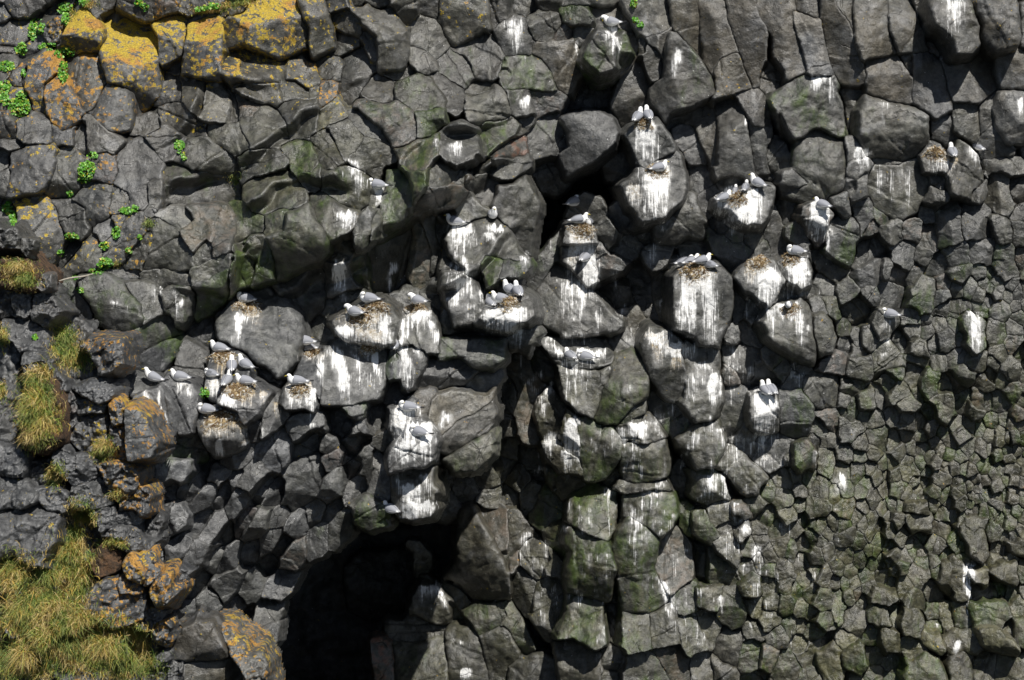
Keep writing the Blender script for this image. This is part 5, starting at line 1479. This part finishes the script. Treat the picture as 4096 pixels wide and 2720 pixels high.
def nest(px, py, rad, label, hgt=.065):
    """trampled mud, seaweed and grass, matted onto the ledge it lies on"""
    r = np.random.default_rng(int(px * 7 + py))
    org = at(px, py, float(relief(px, py)))
    R_ = rad * 130 * 1.1
    lumps = r.uniform(0, 6.28, 4)
    out = lambda a: R_ * (1 + .16 * np.sin(2 * a + lumps[0]) + .12 * np.sin(3 * a + lumps[1]) + .10 * np.sin(5 * a + lumps[2]) + .06 * np.sin(9 * a + lumps[3]))

    def drape(x, y, h):
        W = relief(x, y)
        W = np.clip(W, np.median(W) - .22, np.median(W) + .16)
        return at(x, y, W + h) + np.outer(h, UP) * .8 - org
    nr, na = 10, 40
    T, A = np.meshgrid(np.linspace(0.02, 1, nr), np.arange(na) / na * 2 * math.pi, indexing='ij')
    X = px + out(A) * T * np.cos(A); Y = py + out(A) * T * np.sin(A) * .62
    H = hgt * (1 - T ** 3.5) * (1 - .35 * np.exp(-(T / .4) ** 2)) + .010 * r.normal(0, 1, T.shape) * (T < .95) - .03 * (T > .97)
    co = drape(X.ravel(), Y.ravel(), H.ravel())
    i = np.arange(nr - 1)[:, None] * na; j = np.arange(na)[None]; j2 = (j + 1) % na
    q = np.stack([i + j, i + na + j, i + na + j2, i + j2], -1).reshape(-1, 4)
    base = np.array([.13, .075, .030, 1]); strw = np.array([.36, .27, .14, 1]); wh = np.array([.66, .64, .58, 1])
    def pick(n, e):
        u = r.random(n) + .35 * (e - .5)
        c = np.where((u < .50)[:, None], base, np.where((u < .86)[:, None], strw, wh)) * r.uniform(.6, 1.35, (n, 1))
        c[:, 3] = 1
        return c
    col = pick(len(co), T.ravel())
    n = 520
    a = r.uniform(0, 6.2832, n); t = np.sqrt(r.uniform(.02, 1.45, n))
    x = px + out(a) * t * np.cos(a); y = py + out(a) * t * np.sin(a) * .62 + np.maximum(t - .9, 0) * 16
    h = hgt * np.clip(1.1 - t, .12, 1)
    p = drape(x, y, h)
    d = RT * r.normal(0, 1, (n, 1)) + np.array([0, 0, -1.0]) * (r.normal(0, .6, (n, 1)) + np.maximum(t - .5, 0)[:, None] * 1.2) - FW * r.normal(.1, .35, (n, 1))
    d /= np.linalg.norm(d, axis=1, keepdims=True); L = r.uniform(.02, .075, (n, 1))
    sd = np.cross(d, FW); sd = sd / np.linalg.norm(sd, axis=1, keepdims=True) * .0032
    m_ = p + d * L * .5 - FW * .010; e = p + d * L - FW * .004
    V = np.stack([p - sd, p + sd, m_ - sd, m_ + sd, e - sd * .4, e + sd * .4], 1).reshape(-1, 3)
    b = np.arange(n)[:, None] * 6 + len(co)
    q = np.concatenate([q, b + np.array([[0, 1, 3, 2]]), b + np.array([[2, 3, 5, 4]])])
    col = np.vstack([col, np.repeat(pick(n, t), 6, 0)])
    o = link('nest', mesh_from('nest', np.vstack([co, V]), q, {'col': col}, mats=(FIBRE,)), None, Vector(org))
    tag(o, label, 'nest', 'kittiwake nests on the ledges')
    return o


NESTS = [
 (570, 706, .17, "brown nest under the lone bird on top of the big smooth round boulder"),
 (830, 730, .19, "larger of the two brown nests on the left double-nest rock, below the bent bird"),
 (868, 706, .17, "rusty nest behind the bent bird, upper one on the double-nest rock"),
 (962, 712, .15, "low brown nest rim under the stooping bird on the white-streaked drum rock"),
 (1172, 698, .15, "thin nest under the four birds crowded on the white ledge over the blue shadow"),
 (515, 822, .17, "trampled brown nest under the topmost bird of the left colony"),
 (548, 900, .22, "wide brown nest under the low pair in the middle of the left colony"),
 (505, 965, .24, "broad flattened nest on the lowest outcrop of the left colony"),
 (690, 896, .15, "brown and white nest under the bird whose tail points up beside the dark boulder"),
 (722, 815, .14, "rusty nest under two tails sticking out from behind the big boulder"),
 (852, 800, .14, "empty matted nest below the double-nest rock"),
 (1343, 528, .17, "dark seaweed nest on top of the pale stained pillar beside the black fissure"),
 (1604, 622, .22, "wide brown nest on the tall white-striped pillar carrying four birds"),
 (1748, 605, .16, "empty rusty nest on the left shoulder of the two-horned white rock"),
 (1822, 596, .12, "small rusty nest beside the preening bird on the two-horned white rock"),
 (1700, 455, .15, "straw nest along the left rim of the white block with two chicks"),
 (1513, 392, .14, "thin straw nest under the single bird on the great overhanging block"),
 (1482, 284, .11, "scrap of straw nest under the pair on the narrow white-striped block"),
 (2158, 352, .15, "rusty empty nest mound left of the two birds at the far side"),
 (1822, 712, .12, "small nest under the white head on the mossy round rock"),
]
for n_ in NESTS: nest(*n_)

# px, py of the feet, heading (0 = right, 90 = away, 180 = left), pose, label, young, size
BIRDS = [
 (1410, 58, 165, 'preen', "bird preening on the mossy block that juts out at the top of the cliff"),
 (1470, 284, 60, 'alert', "left bird of the pair on the narrow white-striped block, back turned"),
 (1494, 280, 105, 'alert', "right bird of the pair on the narrow white-striped block, upright"),
 (1518, 398, 25, 'rest', "single bird facing right on the great overhanging block"),
 (1322, 472, 45, 'tuck', "bird sitting deep in the black shadow of the fissure"),
 (1334, 518, 8, 'rest', "adult facing right on the dark nest beside the fissure"),
 (1358, 522, 250, 'rest', "grey chick on the right rim of the dark nest beside the fissure", 1, .85),
 (1348, 600, 62, 'rest', "bird clinging to the stained face of the pillar under the dark nest"),
 (1668, 462, 40, 'rest', "leftmost bird on the white block with chicks, tail hanging over its corner"),
 (1694, 452, 75, 'alert', "left chick of the two on the white block", 1, .72),
 (1718, 444, 70, 'alert', "right chick of the two on the white block", 1, .8),
 (1746, 430, 150, 'alert', "large adult at the right corner of the white block, looking left"),
 (1896, 478, 140, 'rest', "bird on the white fan of dung above the long single drip"),
 (1834, 590, 175, 'tuck', "preening bird on the right horn of the two-horned white rock"),
 (1577, 616, 20, 'rest', "rear left bird of the four on the tall white-striped pillar"),
 (1592, 614, 28, 'rest', "front left adult of the four on the tall white-striped pillar"),
 (1618, 612, 20, 'rest', "adult facing right of the four on the tall white-striped pillar"),
 (1638, 615, 150, 'tuck', "grey chick lying at the right end of the tall white-striped pillar", 1, .85),
 (1818, 712, 250, 'tuck', "small white-headed bird facing us on the mossy round rock", 1, .75),
 (2052, 730, 160, 'tuck', "bird resting alone on the grey column stub far right of the round rock"),
 (2195, 360, 100, 'alert', "dark-backed upright bird, left of the two at the far side"),
 (2254, 346, 125, 'alert', "white-headed bird with black tail, right of the two at the far side"),
 (870, 432, 170, 'tuck', "bird asleep on a little white perch high in the mossy boulders"),
 (1050, 516, 160, 'rest', "bird facing left on the smooth boulder left of the fissure"),
 (1136, 504, 285, 'alert', "white-breasted bird facing us on the smooth boulder left of the fissure"),
 (568, 700, 165, 'tuck', "lone bird on the nest on top of the big smooth round boulder"),
 (818, 732, 150, 'preen', "bent bird on the lower nest of the double-nest rock"),
 (852, 700, 170, 'tuck', "bird on the upper nest of the double-nest rock"),
 (964, 706, 150, 'preen', "stooping bird on the white-streaked drum rock"),
 (1132, 704, 110, 'rest', "front left bird of the four crowded on the white ledge, back to us"),
 (1155, 700, 170, 'rest', "long grey bird lying behind the front left one on the white ledge"),
 (1175, 682, 140, 'alert', "upper bird of the four crowded on the white ledge, looking left"),
 (1194, 680, 110, 'alert', "rear right bird of the four crowded on the white ledge"),
 (507, 814, 160, 'rest', "topmost bird of the left colony, facing left"),
 (535, 852, 95, 'alert', "upright bird seen from behind in the middle of the left colony"),
 (566, 848, 150, 'alert', "bird against the round boulder at the right of the left colony"),
 (488, 866, 155, 'tuck', "small darker bird at the left rim of the left colony", 1, .85),
 (524, 892, 68, 'alert', "bird with tail down left, beside the low lying one in the left colony"),
 (566, 890, 172, 'rest', "low lying bird at the foot of the left colony, tail to the right"),
 (354, 884, 170, 'stand', "standing bird at the far left on the flat grey slab"),
 (416, 874, 165, 'rest', "second bird from the left, lying at the edge of the grey slab"),
 (478, 956, 170, 'tuck', "bird on the broad flattened nest, lowest of the left colony"),
 (686, 890, 185, 'rest', "bird beside the dark boulder with its tail pointing up right"),
 (704, 798, 175, 'tuck', "rear bird half hidden behind the big round boulder"),
 (708, 812, 175, 'rest', "front bird half hidden behind the big round boulder"),
 (910, 802, 80, 'rest', "bird in the blue shade between the two drum rocks"),
 (942, 944, 175, 'tuck', "grey bird flattened on top of the stained pillar above the white fan rock"),
 (966, 1002, 160, 'tuck', "bird lying in the white fan of dung over the cave"),
 (902, 1180, 140, 'rest', "lowest bird of all, at the edge of the white rock over the cave"),
 (1315, 826, 120, 'rest', "left bird of the two on the splashed flat ledge in the middle"),
 (1350, 828, 160, 'tuck', "right bird of the two on the splashed flat ledge in the middle"),
 (1764, 908, 120, 'alert', "left bird of the pair standing over the white waterfall of dung"),
 (1778, 906, 120, 'alert', "right bird of the pair standing over the white waterfall of dung"),
]
near_nest = lambda x, y: any(abs(x - n_[0]) < n_[2] * 130 and abs(y - n_[1]) < n_[2] * 80 + 8 for n_ in NESTS)
for b_ in BIRDS:
    px, py, yaw, pose, lab = b_[:5]
    yg = bool(b_[5]) if len(b_) > 5 else False
    sz = b_[6] if len(b_) > 6 else 1.06
    kittiwake(px, py, yaw, pose, lab, yg, sz, lift=.045 if near_nest(px, py) else 0.0)


# ------------------------------------------------------------------ green plants in the joints
def plant(spots, label):
    """fleshy rosettes: many cupped round leaves"""
    r = np.random.default_rng(int(spots[0][0] * 3 + spots[0][1]))
    x0, y0 = spots[0][0], spots[0][1]
    org = at(x0, y0, float(relief(x0, y0)))
    V, Q, C = [], [], []
    for (sx, sy, rx, ry) in spots:
        n = int(max(26, rx * ry * .42))
        for _ in range(n):
            a = r.uniform(0, 6.28); t = math.sqrt(r.random())
            x = sx + rx * t * math.cos(a); y = sy + ry * t * math.sin(a)
            h = .02 + .07 * (1 - t) * r.random() + .02 * r.random()
            p = at(x, y, float(relief(x, y)) + h) - org
            nrm = -FW * .6 + UP * r.uniform(.1, .9) + RT * r.normal(0, .5) - FW * .3
            nrm += r.normal(0, .25, 3); nrm /= np.linalg.norm(nrm)
            t1 = np.cross(nrm, r.normal(0, 1, 3)); t1 /= np.linalg.norm(t1); t2 = np.cross(nrm, t1)
            R_ = r.uniform(.014, .030)
            b0 = len(V)
            V.append(p - nrm * R_ * .35)
            for k_ in range(8):
                an = k_ / 8 * 6.2832
                rr = R_ * (1 - .30 * (k_ == 0))
                V.append(p + (t1 * math.cos(an) + t2 * math.sin(an) * .92) * rr)
            for k_ in range(0, 8, 2):
                Q.append([b0, b0 + 1 + k_, b0 + 1 + (k_ + 1) % 8, b0 + 1 + (k_ + 2) % 8])
            u = r.random()
            c = np.array([.085, .27, .022]) if u < .6 else (np.array([.17, .36, .03]) if u < .92 else np.array([.45, .42, .04]))
            c = np.append(c * r.uniform(.65, 1.3), 1)
            C += [c * .8] + [c] * 8
    o = link('plant', mesh_from('plant', np.array(V), np.array(Q), {'col': np.array(C)}, smooth=False, mats=(LEAF,)), None, Vector(org))
    tag(o, label, 'plant', 'bright green leafy plants in the joints')


PLANTS = [
 ([(85, 62, 18, 20), (75, 80, 10, 14)], "green plant left of the small pale boulder at the top left corner"),
 ([(150, 20, 18, 14), (152, 44, 10, 14)], "green plant right of the small pale boulder, under the dark corner rocks"),
 ([(50, 112, 16, 14)], "small green plant left of the dark wedge stone below the pale boulder"),
 ([(110, 107, 22, 9), (150, 122, 24, 12)], "long green plant running between the two biggest yellow boulders and the orange one"),
 ([(146, 165, 11, 26)], "green plant hanging down between two orange boulders"),
 ([(44, 246, 28, 22), (50, 222, 12, 12)], "largest green patch, beside the foot of the tall orange boulder"),
 ([(16, 152, 20, 12)], "green plant at the left border above the grey spotted stone"),
 ([(10, 200, 14, 16), (8, 228, 12, 14)], "green plants hugging the left border above the largest patch"),
 ([(54, 168, 5, 9)], "tiny green sprig between the grey spotted stone and the tall orange boulder"),
 ([(320, 6, 10, 10), (334, 16, 9, 9)], "green plant at the top border left of the yellow crest"),
 ([(490, 14, 20, 7), (464, 22, 16, 6)], "green plant on the grassy crest at the top of the yellow rocks"),
 ([(190, 5, 14, 8)], "green plant at the top border over the first yellow boulder"),
 ([(414, 338, 12, 15), (424, 360, 6, 10)], "green plant alone on the smooth dark slabs of the upper left"),
 ([(213, 358, 12, 8), (200, 392, 20, 22), (194, 412, 14, 10)], "big green plant on the spotted boulder left of the smooth slabs"),
 ([(161, 447, 6, 8)], "tiny green plant under the big plant of the spotted boulder"),
 ([(18, 480, 12, 16), (30, 504, 8, 18)], "green plant trailing down at the left border in the middle"),
 ([(296, 486, 22, 8), (312, 478, 8, 5)], "green plant below the crusted yellow knob"),
 ([(268, 537, 10, 15)], "green plant in the steep joint below the crusted yellow knob"),
 ([(240, 566, 11, 10)], "green plant left of the leaning lichen slab"),
 ([(165, 546, 15, 10)], "yellowish green plant on the rim of the dark cleft"),
 ([(141, 583, 8, 8)], "small green plant inside the dark cleft"),
 ([(322, 547, 5, 6)], "tiny green tuft of leaves right of the steep joint"),
 ([(242, 608, 18, 14), (228, 624, 12, 8), (212, 626, 7, 5)], "bright green plant above the bleached stick"),
 ([(297, 578, 8, 8)], "green plant on the small speckled hump right of the bleached stick"),
 ([(174, 640, 6, 5)], "green speck of leaves on the bleached stick"),
 ([(184, 668, 9, 7)], "green plant on the pale round boulder below the bleached stick"),
 ([(472, 906, 11, 13)], "dark green plant on the colony ledge under the birds"),
 ([(1461, 8, 8, 12)], "green plant at the top border right of the mossy bird block"),
 ([(1466, 46, 7, 8), (1477, 58, 8, 6)], "green plant in the joint right of the mossy bird block"),
 ([(80, 776, 7, 6)], "small green and yellow plant on the grey foreground stone at the left"),
]
SEEN_ = set()
for sp_, lb_ in PLANTS:
    plant(sp_[:1], lb_)
    for (x_, y_, rx_, ry_) in sp_[1:]:             # offshoots rooted a little apart
        dx_, dy_ = x_ - sp_[0][0], y_ - sp_[0][1]
        d_ = ('below' if dy_ > 0 else 'above') if abs(dy_) > abs(dx_) else ('right of' if dx_ > 0 else 'left of')
        short = ' '.join(lb_.replace('long ', '').replace('bright ', '').split()[:10])
        for cut in (' and', ' the', ' two', ' of', ' a', ' in', ' at', ' on', ' biggest', ' big', ' left', ' pale', ' tall', ' spotted', ' top'):
            if short.endswith(cut): short = short[:-len(cut)]
        lab_ = ('small offshoot just %s the ' % d_) + short
        if lab_ in SEEN_: lab_ = lab_.replace('just', 'farther')
        SEEN_.add(lab_)
        plant([(x_, y_, rx_, ry_)], lab_)


# ------------------------------------------------------------------ grass
def blades(spots, n, lmin, lmax, seed, lean=(0.0, 0.0), dense=1.0, width=.0042):
    """spots: px, py, rx, ry -> one mesh of bent, tapering blades rooted in the ground"""
    r = np.random.default_rng(seed)
    S = np.array(spots, float); wts = S[:, 2] * S[:, 3]; wts /= wts.sum()
    k = r.choice(len(S), n, p=wts)
    a = r.uniform(0, 6.2832, n); t = np.minimum(np.abs(r.normal(0, .64, n)), 1.45)
    px = S[k, 0] + S[k, 2] * t * np.cos(a); py = S[k, 1] + S[k, 3] * t * np.sin(a)
    edge = t
    W = relief(px, py)
    W = np.minimum(W, np.median(W) + .6)
    p = at(px, py, W)
    p[:, 2] -= .02
    L = r.uniform(lmin, lmax, n) * np.where(r.random(n) < .06, 1.5, 1.0) * (1 - .35 * np.clip(edge, 0, 1))
    fall = r.random(n) ** 1.3
    th = r.normal(math.radians(230), 1.0, n)                       # droops out of the slope, mostly to the lower left
    out = np.stack([np.cos(th) + lean[0], np.sin(th) * .9 + lean[1] - .15, np.zeros(n)], 1)
    up = np.array([0, 0, 1.0]) + r.normal(0, .22, (n, 3))
    m1 = p + (up * .55 + out * .10 * fall[:, None]) * L[:, None]
    m2 = p + (up * (.85 - .25 * fall[:, None]) + out * (.25 + .35 * fall[:, None])) * L[:, None]
    tip = p + (up * (.95 - .85 * fall[:, None]) + out * (.45 + .75 * fall[:, None])) * L[:, None]
    sd = np.cross(m1 - p, FW); sd /= np.linalg.norm(sd, axis=1, keepdims=True)
    sd = (sd * .8 + r.normal(0, .4, (n, 3))) * width
    V = np.stack([p - sd, p + sd, m1 - sd * .85, m1 + sd * .85, m2 - sd * .6, m2 + sd * .6, tip - sd * .12, tip + sd * .12], 1).reshape(-1, 3)
    b = np.arange(n)[:, None] * 8
    Q = np.concatenate([b + np.array([[0, 1, 3, 2]]), b + np.array([[2, 3, 5, 4]]), b + np.array([[4, 5, 7, 6]])], 0)
    green = np.array([.085, .20, .028]); lime = np.array([.25, .34, .035]); straw = np.array([.62, .48, .20]); gold = np.array([.50, .33, .045])
    ptch = 1.25 * noise(px / 44 + 3, py / 34, 60) + .7 * noise(px / 13, py / 13, 61) + r.normal(0, .30, n)
    c = np.where((ptch > .42)[:, None], straw, np.where((ptch > .12)[:, None], gold, np.where((ptch > -.28)[:, None], lime, green)))
    c = c * r.uniform(.55, 1.3, (n, 1))
    C = np.repeat(c[:, None], 8, 1)
    C[:, 4:] = C[:, 4:] * .75 + straw * .25 * r.uniform(.6, 1.3, (n, 1, 1))
    C[:, :2] = C[:, :2] * .6 + straw * .4
    C = np.concatenate([C.reshape(-1, 3), np.ones((n * 8, 1))], 1)
    return V, Q, C


def grass_object(name, spots, n, lmin, lmax, seed, label=None, stuff=False, **kw):
    V, Q, C = blades(spots, n, lmin, lmax, seed, **kw)
    org = at(spots[0][0], spots[0][1], float(relief(spots[0][0], spots[0][1])))
    o = link(name, mesh_from(name, V - org, Q, {'col': C}, mats=(BLADE,)), None, Vector(org))
    if stuff:
        o['kind'] = 'stuff'; o['label'] = label; o['category'] = 'grass'
    else: tag(o, label, 'grass tuft', 'tufts of grass rooted among the rocks')
    return o


grass_object('grass', [(30, 1330, 60, 45), (110, 1340, 60, 40), (170, 1290, 45, 50), (180, 1350, 35, 60), (60, 1420, 80, 70), (150, 1490, 90, 60), (60, 1530, 90, 60), (240, 1510, 70, 60), (190, 1440, 60, 26),
                       (120, 1400, 60, 30), (270, 1500, 40, 30), (340, 1540, 36, 24), (290, 1540, 40, 40), (320, 1470, 26, 20), (170, 1240, 24, 16)], 27000, .12, .32, 3, "green and straw-coloured grass covering the slope at the lower left", True)
grass_object('grass_tuft', [(82, 885, 30, 26), (88, 935, 44, 46), (98, 985, 42, 36), (78, 1020, 30, 24), (104, 868, 16, 22), (70, 960, 24, 40)], 5200, .12, .26, 5, "tallest grass tuft, hanging over brown soil among the left rocks")
grass_object('grass_tuft', [(150, 790, 30, 34), (165, 830, 40, 30)], 2800, .09, .24, 6, "grass tuft beside the big grey boulder spotted with orange")
grass_object('grass_tuft', [(40, 620, 44, 20), (55, 650, 36, 18)], 2600, .06, .15, 7, "low grass cushion on the crest at the left border")
grass_object('grass_tuft', [(240, 1040, 24, 24)], 1100, .08, .18, 8, "small straw tuft right of the tallest one, among orange-spotted rocks")
grass_object('grass_tuft', [(130, 1098, 20, 26)], 900, .08, .16, 9, "small tuft beside the reddish stone at the left")
grass_object('grass_tuft', [(185, 1180, 28, 24), (200, 1200, 24, 16)], 1700, .08, .18, 10, "tuft over the dark soil below the reddish stone")
grass_object('grass_tuft', [(258, 1252, 30, 12), (285, 1258, 14, 8)], 600, .05, .12, 11, "dry fringe of grass over the rust-brown soil")
grass_object('grass_tuft', [(270, 1145, 18, 12)], 220, .08, .18, 12, "wispy dry stalks on the rock edge above the overhang")
grass_object('grass_tuft', [(8, 780, 14, 26)], 500, .07, .15, 13, "grass tuft cut by the left border")
grass_object('grass_tuft', [(6, 905, 10, 22)], 350, .07, .15, 14, "thin grass at the left border beside the tallest tuft")
grass_object('grass_tuft', [(305, 1455, 36, 16), (335, 1490, 18, 16)], 1300, .06, .16, 15, "ragged grass at the edge of the rocks above the lichened slab")
grass_object('grass_tuft', [(540, 412, 14, 12), (545, 424, 8, 10)], 240, .06, .13, 16, "single green tuft on the bare smooth slab of the upper left")
grass_object('grass_tuft', [(344, 518, 14, 10)], 240, .06, .14, 17, "green tuft right of the crusted lichen slab")
grass_object('grass_tuft', [(268, 610, 10, 8)], 160, .05, .10, 18, "faint tuft on the speckled hump beside the bleached stick")
grass_object('grass_tuft', [(480, 26, 44, 8), (560, 8, 50, 8), (520, 16, 30, 8)], 1300, .05, .11, 19, "mossy grass along the crest of the yellow rocks at the top")
grass_object('grass_tuft', [(168, 30, 10, 16), (205, 12, 20, 10)], 500, .05, .11, 20, "straw grass beside the green plant at the top left")

# ------------------------------------------------------------------ the bleached stick
p0 = at(136, 648, float(relief(136, 648)) + .05); p1 = at(214, 632, float(relief(214, 632)) + .05)
mid_ = (p0 + p1) / 2
d_ = p1 - p0
lc_, lq_, *_ = loft([(*(p0 - mid_), .010, .010), (*(p0 + d_ * .3 - mid_ + np.array([0, 0, .012])), .017, .015), (*(p0 + d_ * .7 - mid_ + np.array([0, 0, -.006])), .018, .016), (*(p1 - mid_), .012, .012)], 4, 9)
st_ = link('driftwood_stick', mesh_from('driftwood_stick', lc_, lq_, {'col': np.tile([.36, .33, .27, 1], (len(lc_), 1))}, mats=(WOODM,)), None, Vector(mid_))
tag(st_, "bleached grey stick lying across the mossy boulders at the left", 'stick')
